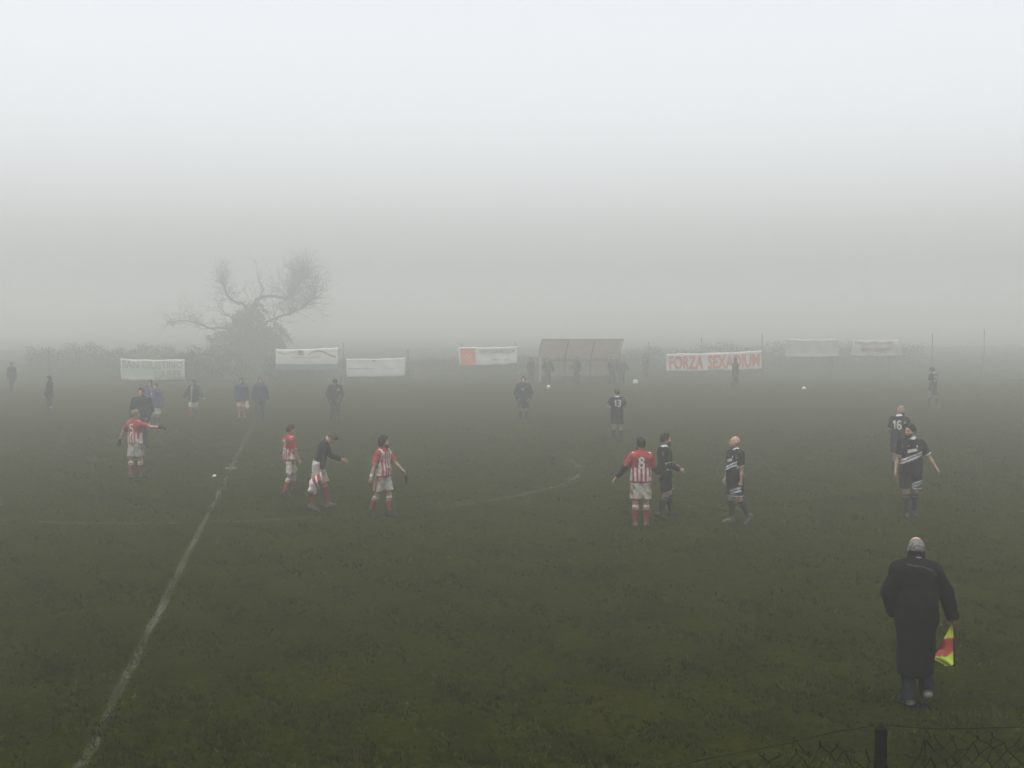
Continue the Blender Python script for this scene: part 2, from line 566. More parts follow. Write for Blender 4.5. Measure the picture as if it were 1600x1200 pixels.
def person(px, py, label, rz=0, H=1.78, kit='bk', hair='short', haircol=(.02, .015, .012), beard=None, number=None, sleeves=None,
           gloves=False, res=.012, group=None, num_side=0, skin=SKIN, top=None, legs='shorts', topcol=None, legcol=None,
           socks=None, bootcol=(.02, .018, .016), mud=0, wrist=None, badge=None, zipper=False, loc=None, **pose):
    g = Fig(H, **pose)
    p = loc if loc is not None else gp(px, py)
    root = tag(empty('person', (p.x, p.y, 0), R(rz)), label, 'person', group)
    fine = res <= .0125
    wr = .0075 if fine else .007
    # ---- body
    P = torso_prims(g) + head_prims(g)
    for sg in (1, -1):
        P += arm_prims(g, sg) + leg_prims(g, sg)
        f, up = g.ff[sg], g.sole_up(sg)
        P += [cap(g.ank[sg] - up * .035 - f * .02, g.ank[sg] - up * .05 + f * .12, .034, .026, .02)]
        P += hand_prims(g, sg, fine)

    def skincol(V):
        c = paint(len(V), skin)
        q = (V - g.head) / g.k; a, u, f = q @ g.hR, q @ g.hU, q @ g.hF
        face = f > .05
        for sg in (1, -1):
            e = face & (((a - .032 * sg) / .017) ** 2 + ((u - .008) / .009) ** 2 < 1); c[e] = (.05, .035, .03)
            b = face & (np.abs(a - .034 * sg) < .022) & (np.abs(u - .032) < .007); c[b] = np.array(haircol) * 1.3
        m = face & (np.abs(a) < .026) & (np.abs(u + .058) < .007); c[m] = (.28, .10, .09)
        ck = face & (np.abs(np.abs(a) - .05) < .022) & (np.abs(u + .025) < .03); c[ck] = np.array(skin) * (1.08, .88, .86)
        if hair in ('bald', 'shaved'):
            s_ = (u > .03) & (f < .06) & (hair == 'shaved'); c[s_] = np.array(skin) * .62
        if hair == 'short_fade':
            pass
        return c
    part('body', P, res, M_SKIN, root, skincol)
    # ---- hair and beard
    B = (g.hR, g.hF, g.hU)
    hc = lambda V: paint(len(V), haircol)
    if hair in ('short', 'long', 'grey'):
        th = .014 if hair != 'long' else .024
        HP = [ell(g.Hp(0, .024, -.016), (v3(.077, .097, .108) + th) * g.k, B, .02,
                  ((g.Hp(0, .045, .055), unit(g.hF * .9 - g.hU * .55)), (g.Hp(0, -.05, -.06), unit(-g.hU * .9 + g.hF * .4))))]
        if hair == 'short':
            HP.append(cap(g.Hp(-.03, .105, .045), g.Hp(.035, .11, .035), .026 * g.k, None, .03))
        if hair == 'long':
            for sg in (1, -1):
                HP.append(cap(g.Hp(.062 * sg, .05, -.02), g.Hp(.06 * sg, -.09, -.04), .038 * g.k, .034 * g.k, .03))
            HP.append(cap(g.Hp(0, .04, -.07), g.Hp(0, -.1, -.07), .06 * g.k, .045 * g.k, .03))
        part('hair', HP, min(res, .012) if fine else res, M_HAIR, root, hc, wrinkle=.005, wfreq=70)
    if hair == 'hood':
        part('hood', [ell(g.Hp(0, .01, -.02), v3(.1, .115, .13) * g.k, B, .02, ((g.Hp(0, 0, .05), g.hF),)), cap(g.Hp(0, -.06, -.03), g.T(0, .5, -.01), .09, .1, .04)], res, M_CLOTH, root, lambda V: paint(len(V), topcol or BLACK), wrinkle=.004)
    if hair == 'cap':
        part('cap', [ell(g.Hp(0, .045, -.01), v3(.09, .108, .095) * g.k, B, .02, ((g.Hp(0, .035, 0), -g.hU),)), cap(g.Hp(-.03, .04, .1), g.Hp(.03, .04, .1), .03, None, .02)], res, M_CLOTH, root, lambda V: paint(len(V), (.02, .02, .03)))
    if beard:
        part('beard', [ell(g.Hp(0, -.052, .036), v3(.068, .073, .082) * g.k, B, .02, ((g.Hp(0, -.038, .03), unit(g.hU * .9 + g.hF * .25)), (g.Hp(0, 0, .0), unit(-g.hF)))),
                       cap(g.Hp(-.02, -.1, .07), g.Hp(.02, -.1, .07), .03 * g.k, None, .02)], min(res, .012), M_HAIR, root, lambda V: paint(len(V), beard), wrinkle=.004, wfreq=80)
    # ---- top
    loose = {'rw': .020, 'bk': .022, 'tee': .016, 'coat': .05, 'puffer': .055}[kit]
    coat = kit in ('coat', 'puffer')
    hem = {'rw': -.05, 'bk': -.10, 'tee': .0, 'coat': -.14, 'puffer': -.12}[kit]
    TP = torso_prims(g, loose, .06, hips=True)
    if hem < -.02:
        for sg in (1, -1):
            TP.append(cap(g.T(.07 * sg, .1, .005), g.T(.075 * sg, hem - .1, .01), (.095 + loose) * g.k, (.105 + loose) * g.k, .06))
    hc_ = (g.T(0, hem, 0), -unit(g.U + v3(0, 0, .6)))
    TP = [q[:-1] + (tuple(q[-1]) + (hc_,),) for q in TP]
    frac = 1.6 if (coat or sleeves == 'top') else .86
    for sg in (1, -1):
        ax = unit(g.el[sg] - g.sh[sg])
        if frac < 1:
            end = g.sh[sg] + ax * .285 * g.k * frac
            TP.append(cap(g.sh[sg], g.el[sg] + ax * .1, .066 * g.k + loose * .4, .066 * g.k + loose * .9, .03, ((end, ax),)))
        else:
            il = loose * (.75 if coat else .5)
            end = g.wr[sg] + g.fa[sg] * (.02 if coat else -.02)
            TP.append(cap(g.sh[sg], g.el[sg], (.06 + il) * g.k, (.05 + il) * g.k, .03))
            TP.append(cap(g.el[sg], g.wr[sg] + g.fa[sg] * .06, (.05 + il) * g.k, (.038 + il * .8) * g.k, .03, ((end, g.fa[sg]),)))
    TP.append(cap(g.T(0, .5, -.005), g.neck + g.U * .005, (.066 + loose * .6) * g.k, (.058 + loose * .5) * g.k, .03))
    if coat:
        TP.append(cap(g.neck - g.U * .01, g.neck + g.U * .045 - g.F * .012, .085 * g.k, .082 * g.k, .02, ((g.neck + g.U * .075, g.U),)))

    def topcolf(V):
        a, u, f = shirt_sd(g, V); arm, t = in_arm(g, V)
        n = len(V)
        if kit == 'rw':
            c = paint(n, WHITE)
            c[((a / .082 + .25) % 1.0) < .50] = RED
            c[(np.abs(a) > .19) & ~arm] = WHITE
            if top == 'backyoke' or number:
                c[(f < .035) & (u > .24)] = RED
            c[(u > .485)] = RED
            c[arm] = RED
            fl = (np.abs(np.abs(a) - .165) < .02) & (u > .42) & (f > -.05); c[fl] = WHITE
            c[arm & (t > .80)] = WHITE if sleeves is None else RED
            hemm = (np.abs(u - hem) < .02) & ~arm; c[hemm] = RED
        elif kit == 'bk':
            c = paint(n, BLACK)
            s1 = u - .17 + .42 * a
            for o in (0, .055):
                c[(np.abs(s1 - o) < .017) & (f > -.03) & ~arm & (u < .33)] = GREY
            c[arm & (t > .79)] = (.42, .42, .42)
            nd_, _t = seg_d(V, g.T(0, .45), g.neck + g.U * .08); c[(u > .540) & (nd_ < .088 * g.k)] = (.42, .42, .42)
            fl = (np.abs(np.abs(a) - .185) < .012) & (u > .36) & (u < .45) & ~arm; c[fl] = (.25, .25, .26)
        else:
            c = paint(n, topcol or BLACK)
            if kit == 'puffer':
                c[(np.abs(((u + .02) / .085) % 1 - .5) > .44)] *= .7
            if zipper:
                c[(np.abs(a) < .02) & (f > .05)] = (.36, .36, .36)
        return c
    tname = {'rw': 'jersey', 'bk': 'jersey', 'tee': 'long_sleeved_top', 'coat': 'jacket', 'puffer': 'padded_jacket'}[kit]
    torso_o, TV, TQ = part(tname, TP, res, M_CLOTH, root, topcolf, wrinkle=wr * (1.5 if coat else 1), wfreq=20 if coat else 26)
    bvh = None
    if number or kit in ('bk', 'rw') or badge:
        bvh = BVHTree.FromPolygons([tuple(v) for v in TV], [tuple(q) for q in TQ.tolist()])
    if number:
        decal(g, bvh, 'shirt_number', number_strokes(number, .205, num_side, .335, .56 if len(number) > 1 else .62), .036, -1, M_PRINT, torso_o)
    if fine and kit == 'bk':
        st = [[(.09 - .03 * i, .315 + (.02 if i % 2 else -.022) + .006 * i) for i in range(7)], [(.085, .293), (-.085, .33)], [(.09, .335), (-.08, .355)]]
        decal(g, bvh, 'chest_print', st, .022, 1, M_PRINTGREY, torso_o)
        decal(g, bvh, 'crest', [[(-.085, .425), (-.085, .39)], [(-.10, .41), (-.07, .41)]], .02, 1, M_PRINT, torso_o)
        decal(g, bvh, 'maker_mark', [[(.085, .41), (.07, .425), (.058, .408)]], .012, 1, M_PRINT, torso_o)
    if fine and kit == 'rw' and not number:
        decal(g, bvh, 'chest_print', [[(-.11, .30), (-.06, .312), (0, .30), (.06, .312), (.1, .30)]], .02, 1, M_PRINTGREY, torso_o)
    if badge:
        decal(g, bvh, 'badge', [[(badge[0] - .03, badge[1]), (badge[0] + .03, badge[1])]], .05, 1, M_PRINT, torso_o)
    # ---- long undersleeves
    if sleeves == 'under':
        for sg in (1, -1):
            end = g.wr[sg] - g.fa[sg] * .005
            part('undersleeve', [cap(g.sh[sg] * .4 + g.el[sg] * .6, g.el[sg], .058, .056, .02), cap(g.el[sg], g.wr[sg] + g.fa[sg] * .03, .056, .046, .03, ((end, g.fa[sg]),))],
                 res, M_CLOTH, root, lambda V: paint(len(V), BLACK), wrinkle=.003)
    if gloves:
        for sg in (1, -1):
            GP = []
            for q in hand_prims(g, sg, fine):
                GP.append(cap(q[1], q[2], q[3] + .004, q[4] + .004, q[5]))
            GP.append(cap(g.wr[sg] - g.fa[sg] * .02, g.wr[sg] + g.fa[sg] * .03, .036, .036, .01))
            part('glove', GP, min(res, .012), M_CLOTH, root, lambda V: paint(len(V), BLACK))
    if wrist:
        sg = wrist
        part('wristband', [cap(g.wr[sg] - g.fa[sg] * .03, g.wr[sg] + g.fa[sg] * .005, .036, .036, .01)], min(res, .012), M_CLOTH, root, lambda V: paint(len(V), WHITE))
    # ---- legs
    lc = legcol or {'rw': (.29, .28, .255), 'bk': BLACK}.get(kit, BLACK)
    if legs == 'shorts':
        SP = [cap(g.T(.06, .06, .0), g.T(-.06, .06, .0), .118 * g.k, None, .05)]
        ends = []
        for sg in (1, -1):
            ax = unit(g.knee[sg] - g.hip[sg])
            end = g.hip[sg] + ax * .425 * g.k * .87
            SP.append(cap(g.hip[sg] + v3(0, 0, .02), g.knee[sg], .118 * g.k, .118 * g.k, .05, ((end, unit(ax + v3(0, 0, -.6))),)))
            ends.append((end, unit(ax + v3(0, 0, -.6))))

        def scol(V):
            c = paint(len(V), lc)
            a = (V - g.pel) @ g.Rp
            for sg in (1, -1):
                on = a * sg > 0
                e = (V - ends[sg > 0 and 0 or 1][0]) @ ends[sg > 0 and 0 or 1][1]
                d, t = seg_d(V, g.hip[sg], g.knee[sg])
                if kit == 'rw':
                    c[on & (np.abs(V[:, 1] - (g.hip[sg] * (1 - t[:, None]) + g.knee[sg] * t[:, None])[:, 1]) < .022) & (a * sg > .1)] = RED
                    c[on & (e > -.014)] = (.25, .03, .035)
                if kit == 'bk':
                    c[on & (e > -.022)] = (.40, .40, .40)
                    if sg == -1:
                        s1 = -e - .075 + .3 * (V[:, 0] - g.hip[sg][0])
                        for o in (0, .055):
                            c[on & (np.abs(s1 - o) < .016) & (V[:, 1] > g.hip[sg][1] - .03) & (e > -.22)] = GREY
            if mud:
                m = np.sin(V[:, 0] * 17 + 1.3) * np.sin(V[:, 2] * 15 + .4) + .6 * np.sin(V[:, 0] * 41 + V[:, 2] * 33)
                c[(m > 1.05 - .35 * mud)] = (.10, .095, .055)
                w = np.clip(m * .5 + .4, 0, 1)[:, None] * .6 * mud
                c = c * (1 - w) + np.array((.13, .115, .07)) * w
            return c
        part('shorts', SP, res, M_CLOTH, root, scol, wrinkle=wr * 1.2, wfreq=30)
        sc = socks or {'rw': (.155, .034, .032), 'bk': BLACK}.get(kit, BLACK)
        for sg in (1, -1):
            sn = unit(g.ank[sg] - g.knee[sg])
            tp = g.knee[sg] + sn * .075 * g.k
            LP = leg_prims(g, sg, .008)[1:]
            LP = [q[:6] + (((tp, -sn),),) for q in LP]
            LP.append(cap(tp + sn * .012, tp + sn * .02, .066 * g.k, .066 * g.k, .01))

            def sk(V, sn=sn, tp=tp):
                c = paint(len(V), sc); d = (V - tp) @ sn
                if kit == 'rw':
                    c[d < .075] = (.28, .27, .24); c[(d > .03) & (d < .045)] = sc
                elif kit == 'bk':
                    c[(d > .02) & (d < .03)] = (.2, .2, .2)
                return c
            part('sock', LP, res, M_CLOTH, root, sk, wrinkle=.002, wfreq=50)
    else:
        WP = [cap(g.T(.06, .06, .0), g.T(-.06, .06, .0), .115 * g.k, None, .05)]
        for sg in (1, -1):
            sn = unit(g.ank[sg] - g.knee[sg])
            end = g.ank[sg] + sn * .02
            WP += [cap(g.hip[sg], g.knee[sg], .108 * g.k, .078 * g.k, .03), cap(g.knee[sg], g.ank[sg] + sn * .05, .077 * g.k, .068 * g.k, .03, ((end, sn),))]
        part('trousers', WP, res, M_CLOTH, root, lambda V: paint(len(V), lc), wrinkle=wr * 1.6, wfreq=24)
    for sg in (1, -1):
        f, up = g.ff[sg], g.sole_up(sg)
        sole = g.ank[sg] - up * .085 * g.k
        BP = [cap(g.ank[sg] - up * .045 - f * .035, g.ank[sg] - up * .045 + f * .06, .047, .044, .03, ((sole, -up),)),
              cap(g.ank[sg] - up * .055 + f * .06, g.ank[sg] - up * .062 + f * .155, .044, .033, .03, ((sole, -up),)),
              cap(g.ank[sg] + (g.knee[sg] - g.ank[sg]) * .05, g.ank[sg] - up * .03 - f * .015, .05, .047, .03)]

        def bc(V, sole=sole, up=up):
            c = paint(len(V), bootcol); d = (V - sole) @ up
            c[d < .018] = np.clip(np.array(bootcol) * 1.6 + .02, 0, .6)
            return c
        part('boot' if legs == 'shorts' else 'shoe', BP, min(res, .012) if fine else res, M_BOOT, root, bc)
    PEOPLE.append((root, g))
    return root, g
# ------------------------------------------------------------------ setting: light, air, ground
SUN_EL, SUN_AZ = 75, 200
world = bpy.data.worlds.new('World'); scene.world = world; world.use_nodes = True
nt = world.node_tree
bg = nt.nodes['Background']
sky = nd(nt, 'ShaderNodeTexSky'); sky.sky_type = 'NISHITA'; sky.sun_disc = False
sky.sun_elevation = R(SUN_EL); sky.sun_rotation = R(SUN_AZ); sky.air_density = 1.0; sky.dust_density = 4.0; sky.ozone_density = 1.0
hs = nd(nt, 'ShaderNodeHueSaturation'); hs.inputs['Saturation'].default_value = .19       # overcast: little blue left
nt.links.new(sky.outputs['Color'], hs.inputs['Color']); nt.links.new(hs.outputs['Color'], bg.inputs['Color'])
bg.inputs['Strength'].default_value = .15
sun_d = bpy.data.lights.new('sun', 'SUN'); sun_d.energy = 1.5; sun_d.angle = R(40); sun_d.color = (1, .97, .93)
sun = bpy.data.objects.new('sun', sun_d); COL.objects.link(sun)
# sun_rotation turns clockwise from +Y
sd_ = Vector((math.sin(R(SUN_AZ)) * math.cos(R(SUN_EL)), math.cos(R(SUN_AZ)) * math.cos(R(SUN_EL)), math.sin(R(SUN_EL))))
sun.rotation_euler = sd_.to_track_quat('Z', 'Y').to_euler(); sun.location = (0, 0, 60)
scene.view_settings.view_transform = 'Standard'; scene.view_settings.look = 'None'
scene.view_settings.exposure = EXPOSURE; scene.view_settings.gamma = 1
scene.render.engine = 'CYCLES'
cy = scene.cycles
cy.use_denoising = True; cy.use_adaptive_sampling = False; cy.denoising_prefilter = 'NONE'
cy.max_bounces = 16; cy.volume_bounces = 12; cy.diffuse_bounces = 3; cy.transparent_max_bounces = 12
cy.sample_clamp_indirect = 3

# haze: one even volume round everything
hz = MB(); hz.box((0, 190, (HAZE_TOP - 1) / 2), (1700, 1500, HAZE_TOP + 1))
mh = bpy.data.materials.new('haze'); mh.use_nodes = True
hn = mh.node_tree; hn.nodes.remove(hn.nodes['Principled BSDF'])
pv = nd(hn, 'ShaderNodeVolumePrincipled'); pv.inputs['Color'].default_value = (*HAZE_COL, 1)
pv.inputs['Density'].default_value = HAZE_D; pv.inputs['Anisotropy'].default_value = HAZE_G
hn.links.new(pv.outputs['Volume'], hn.nodes['Material Output'].inputs['Volume'])
tag(hz.build('haze', mh), kind='stuff')

# pitch axes: along = down the touchline, deep = away from the stand (yawed as the halfway line shows)
c_spot = gp(361, 732)
pA, pB = gp(115, 1200), gp(395, 660)
deep = (pB - pA).normalized(); along = Vector((deep.y, -deep.x, 0))
YAW = math.atan2(along.y, along.x)

# ground
mg, nt, b = new_mat('winter_turf')
geo = nd(nt, 'ShaderNodeNewGeometry')


def gnoise(scale, detail=5, dist=0.0, rough=.6):
    n = nd(nt, 'ShaderNodeTexNoise'); n.inputs['Scale'].default_value = scale; n.inputs['Detail'].default_value = detail
    n.inputs['Distortion'].default_value = dist; n.inputs['Roughness'].default_value = rough
    nt.links.new(geo.outputs['Position'], n.inputs['Vector']); return n


def ramp(src, p0, p1, c0, c1):
    r = nd(nt, 'ShaderNodeValToRGB')
    r.color_ramp.elements[0].position = p0; r.color_ramp.elements[1].position = p1
    r.color_ramp.elements[0].color = (*c0, 1); r.color_ramp.elements[1].color = (*c1, 1)
    nt.links.new(src, r.inputs['Fac']); return r.outputs['Color']


def mix(a, b_, fac, mode='MIX'):
    m = nd(nt, 'ShaderNodeMix'); m.data_type = 'RGBA'; m.blend_type = mode
    if hasattr(fac, 'is_output'): nt.links.new(fac, m.inputs['Factor'])
    else: m.inputs['Factor'].default_value = fac
    nt.links.new(a, m.inputs['A']); nt.links.new(b_, m.inputs['B']); return m.outputs['Result']


k = GRASS_K
fine = ramp(gnoise(12, 8, .5, .76).outputs['Fac'], .34, .66, (.002 * k, .003 * k, .0005 * k), (.124 * k, .146 * k, .004 * k))
blade = ramp(gnoise(75, 3).outputs['Fac'], .3, .72, (.25, .25, .25), (1.6, 1.6, 1.45))
patch = ramp(gnoise(.9, 6, 1.0, .65).outputs['Fac'], .36, .66, (.62, .64, .58), (1.32, 1.28, 1.24))
c = mix(fine, blade, 1.0, 'MULTIPLY'); c = mix(c, patch, 1.0, 'MULTIPLY')
mudc = ramp(gnoise(.9, 7, 1.0).outputs['Fac'], .56, .76, (0, 0, 0), (1, 1, 1))
mudcol = ramp(gnoise(24, 5).outputs['Fac'], .3, .7, (.034 * k, .027 * k, .008 * k), (.072 * k, .06 * k, .022 * k))
mm = nd(nt, 'ShaderNodeMath', operation='MULTIPLY'); mm.inputs[1].default_value = .55; nt.links.new(mudc, mm.inputs[0])
c = mix(c, mudcol, mm.outputs[0])
straw = ramp(gnoise(9, 2).outputs['Fac'], .70, .74, (0, 0, 0), (1, 1, 1))
strawc = ramp(gnoise(40, 2).outputs['Fac'], .3, .7, (.07 * k, .07 * k, .02 * k), (.19 * k, .175 * k, .07 * k))
ms = nd(nt, 'ShaderNodeMath', operation='MULTIPLY'); ms.inputs[1].default_value = .6; nt.links.new(straw, ms.inputs[0])
c = mix(c, strawc, ms.outputs[0])
nt.links.new(c, b.inputs['Base Color']); b.inputs['Roughness'].default_value = 1; b.inputs['Specular IOR Level'].default_value = .0
bp = nd(nt, 'ShaderNodeBump'); bp.inputs['Strength'].default_value = .9; bp.inputs['Distance'].default_value = .05
nt.links.new(gnoise(14, 8, .3, .72).outputs['Fac'], bp.inputs['Height']); nt.links.new(bp.outputs['Normal'], b.inputs['Normal'])
M_TURF = mg
gr = MB(); gr.sheet(lambda u, v: (-700 + 1400 * u, -400 + 1150 * v, 0), 8, 8)
tag(gr.build('ground', M_TURF), kind='structure')

# worn chalk lines: thin sheets a few millimetres over the turf, chalk broken up by noise


def chalk(name, amount):
    m, nt_, bb = new_mat(name)
    g_ = nd(nt_, 'ShaderNodeNewGeometry')
    n1 = nd(nt_, 'ShaderNodeTexNoise'); n1.inputs['Scale'].default_value = 11; n1.inputs['Detail'].default_value = 8; n1.inputs['Roughness'].default_value = .75
    n2 = nd(nt_, 'ShaderNodeTexNoise'); n2.inputs['Scale'].default_value = .8; n2.inputs['Detail'].default_value = 3
    ad = nd(nt_, 'ShaderNodeMath', operation='MULTIPLY_ADD'); ad.inputs[1].default_value = .55
    mr = nd(nt_, 'ShaderNodeMapRange'); mr.inputs['From Min'].default_value = .68; mr.inputs['From Max'].default_value = .92
    mr.inputs['To Min'].default_value = 0; mr.inputs['To Max'].default_value = amount
    for n in (n1, n2): nt_.links.new(g_.outputs['Position'], n.inputs['Vector'])
    at_ = nd(nt_, 'ShaderNodeAttribute'); at_.attribute_name = 'Col'
    nt_.links.new(n2.outputs['Fac'], ad.inputs[0]); nt_.links.new(n1.outputs['Fac'], ad.inputs[2])
    nt_.links.new(ad.outputs[0], mr.inputs['Value'])
    mu = nd(nt_, 'ShaderNodeMath', operation='MULTIPLY'); nt_.links.new(mr.outputs['Result'], mu.inputs[0]); nt_.links.new(at_.outputs['Fac'], mu.inputs[1])
    bb.inputs['Base Color'].default_value = (.36, .36, .31, 1); bb.inputs['Roughness'].default_value = .95
    tr = nd(nt_, 'ShaderNodeBsdfTransparent'); mx = nd(nt_, 'ShaderNodeMixShader')
    nt_.links.new(mu.outputs[0], mx.inputs['Fac']); nt_.links.new(tr.outputs[0], mx.inputs[1]); nt_.links.new(bb.outputs[0], mx.inputs[2])
    nt_.links.new(mx.outputs[0], nt_.nodes['Material Output'].inputs['Surface'])
    return m


def strip(name, pts, w, mat, z):
    V, Q, C_ = [], [], []
    for i, p in enumerate(pts):
        t = (pts[min(i + 1, len(pts) - 1)] - pts[max(i - 1, 0)]).normalized(); n = Vector((-t.y, t.x, 0))
        wob = .012 * math.sin(i * .7) + .01 * math.sin(i * 1.9)
        for s_, a in ((-1, 0), (-.45, 1), (.45, 1), (1, 0)):
            V.append(tuple(p + n * (w * .5 * s_ + wob) + Vector((0, 0, z)))); C_.append((a, a, a))
        if i:
            for k_ in range(3): Q.append((4 * i - 4 + k_, 4 * i + k_, 4 * i + 1 + k_, 4 * i - 3 + k_))
    me = raw_mesh(name, V, Q, True, np.array(C_))
    return link_mesh(name, me, mat)


M_CHALK = chalk('worn_chalk', .125); M_CHALK2 = chalk('faint_chalk', .13)
half = [c_spot + deep * (-24 + .3 * i) for i in range(0, 200)]
tag(strip('halfway_line', half, .14, M_CHALK, .004), kind='structure')
circ = [c_spot + Vector((9.15 * math.cos(a), 9.15 * math.sin(a), 0)) for a in [2 * math.pi * i / 180 for i in range(181)]]
tag(strip('centre_circle', circ, .16, M_CHALK2, .008), kind='structure')
sp = [c_spot + along * (-.14 + .02 * i) + deep * .02 * math.sin(i) for i in range(15)]
tag(strip('centre_spot', sp, .26, chalk('spot_chalk', .9), .012), kind='structure')

# short tufts in the near half of the pitch
mt, nt, b = new_mat('grass_blades')
a_ = nd(nt, 'ShaderNodeAttribute'); a_.attribute_name = 'Col'
nt.links.new(a_.outputs['Color'], b.inputs['Base Color']); b.inputs['Roughness'].default_value = .9; b.inputs['Specular IOR Level'].default_value = .03
N = 85000
yy = 8.5 + (46 - 8.5) * rng.random(N) ** 1.9
xx = (rng.random(N) - .5) * yy * .98
clump = np.sin(xx * 1.9 + 1.7 * np.sin(yy * .8)) * np.sin(yy * 2.3 + 1.3 * np.sin(xx * 1.1)) + .6 * np.sin(xx * 6.1 + yy * 3.7)
keep = rng.random(N) < np.clip(.55 + .35 * clump, .12, 1)
xx, yy, clump = xx[keep], yy[keep], clump[keep]; N = len(xx)
nb = 4
X = np.repeat(xx, nb) + rng.normal(0, .022, N * nb); Y = np.repeat(yy, nb) + rng.normal(0, .022, N * nb)
hh = rng.uniform(.018, .05, N * nb) * np.repeat(np.clip(1 + .3 * clump, .6, 1.5), nb)
an = rng.uniform(0, 2 * np.pi, N * nb); wd = rng.uniform(.004, .009, N * nb)
lx, ly = rng.normal(0, .022, N * nb), rng.normal(0, .022, N * nb)
V = np.zeros((N * nb, 3, 3))
V[:, 0] = np.stack([X - wd * np.cos(an), Y - wd * np.sin(an), np.full(N * nb, -.003)], 1)
V[:, 1] = np.stack([X + wd * np.cos(an), Y + wd * np.sin(an), np.full(N * nb, -.003)], 1)
V[:, 2] = np.stack([X + lx, Y + ly, hh], 1)
base = np.array((.039, .048, .002)) * GRASS_K
tint = rng.uniform(.35, 1.9, (N, 1)) * (1 + rng.normal(0, .10, (N, 3)))
yel = rng.random(N) < .05
cl = base * tint; cl[yel] = np.array((.24, .23, .10)) * GRASS_K * rng.uniform(.6, 1.3, (yel.sum(), 1))
cl = np.repeat(np.repeat(cl, nb, 0), 3, 0)
me = raw_mesh('grass', V.reshape(-1, 3), np.arange(N * nb * 3).reshape(-1, 3), False, cl)
tag(link_mesh('grass', me, mt), kind='stuff')

# ------------------------------------------------------------------ far fence line
FA = gp(845, 598.5)                       # a point at the foot of the far fence


def fence_pt(px):
    """foot of the far fence under a column of the photograph"""
    d = ray(px, 598); q = Vector((d.x, d.y, 0))
    n = deep; t = (FA.dot(n)) / q.dot(n)
    return q * t


def fence_z(px, py):
    f = fence_pt(px); return at(px, py, f.y).z


M_POST = noise_mat('weathered_steel', (.10, .10, .10), (.2, .19, .18), 6, .7, .15)
M_WIRE = noise_mat('galvanised_wire', (.10, .11, .11), (.17, .17, .17), 3, .6, .05)
ff = tag(empty('chain_link_fence', FA, YAW), 'long chain-link fence on tall thin posts along the far side of the pitch', 'fence')
inv = Matrix.Translation(FA) @ Matrix.Rotation(YAW, 4, 'Z'); inv = inv.inverted()
posts = [(-60, 542), (78, 541), (190, 543), (302, 548), (416, 545), (537, 536), (639, 545), (722, 537), (807, 534), (905, 540), (1015, 534), (1097, 528), (1191, 521), (1300, 530), (1390, 532), (1457, 520), (1537, 514), (1660, 520)]
lo = (inv @ fence_pt(-60)).x; hi = (inv @ fence_pt(1660)).x
Hf = 2.15
w = MB()
x = lo - Hf
sp_ = .085
while x < hi:
    for sgn in (1, -1):
        x0, x1 = (x, x + Hf) if sgn > 0 else (x + Hf, x)
        z0, z1 = .03, Hf
        # trim to the ends of the fence
        if min(x0, x1) < lo or max(x0, x1) > hi: continue
        oy = .004 * sgn
        w.tube([(x0, oy, z0), (x1, oy, z1)], .0024, 3, cap=False)
    x += sp_
w.build('wire_mesh', M_WIRE, ff)
for zz in (.06, Hf * .5, Hf):
    t_ = MB(); t_.tube([(lo, .02, zz), (hi, .02, zz)], .004, 4); t_.build('strand_wire', M_WIRE, ff)
for px, py in posts:
    p = inv @ fence_pt(px); h = fence_z(px, py)
    lean = random.uniform(-.06, .06)
    m_ = MB(); m_.tube([(p.x, .05, -.3), (p.x + lean * .5, .05, h * .5), (p.x + lean, .05, h)], [.027, .027, .025], 8)
    m_.build('post', M_POST, ff)

# ------------------------------------------------------------------ banners tied to the far fence
M_BAN = noise_mat('banner_vinyl', (.38, .385, .37), (.47, .475, .46), 1.2, .6, .05)
M_BANF = noise_mat('faded_vinyl', (.29, .295, .285), (.35, .355, .34), 1.2, .6, .05)
M_BANG = noise_mat('pale_green_vinyl', (.31, .36, .30), (.38, .43, .37), 1.2, .6, .05)
M_BANR = noise_mat('red_ink', (.38, .035, .03), (.44, .05, .045), 3, .6, .03)
M_BANO = noise_mat('orange_ink', (.40, .12, .075), (.45, .15, .10), 3, .6, .03)
M_INK = noise_mat('dark_ink', (.12, .122, .125), (.17, .17, .175), 5, .6, .03)
M_INKG = noise_mat('green_ink', (.13, .165, .13), (.17, .205, .165), 5, .6, .03)
M_INKB = noise_mat('blue_ink', (.13, .17, .20), (.16, .20, .235), 5, .6, .03)
M_INKP = noise_mat('faded_red_ink', (.25, .17, .16), (.28, .2, .19), 5, .6, .03)
TEXTS = []


def text_mesh(s, bold=0.0):
    cu = bpy.data.curves.new('lettering', 'FONT'); cu.body = s; cu.offset = bold; cu.resolution_u = 3
    cu.extrude = .0
    o = bpy.data.objects.new('lettering', cu); COL.objects.link(o)
    bpy.context.view_layer.update()
    dg = bpy.context.evaluated_depsgraph_get()
    me = bpy.data.meshes.new_from_object(o.evaluated_get(dg))
    bpy.data.objects.remove(o); bpy.data.curves.remove(cu)
    return me


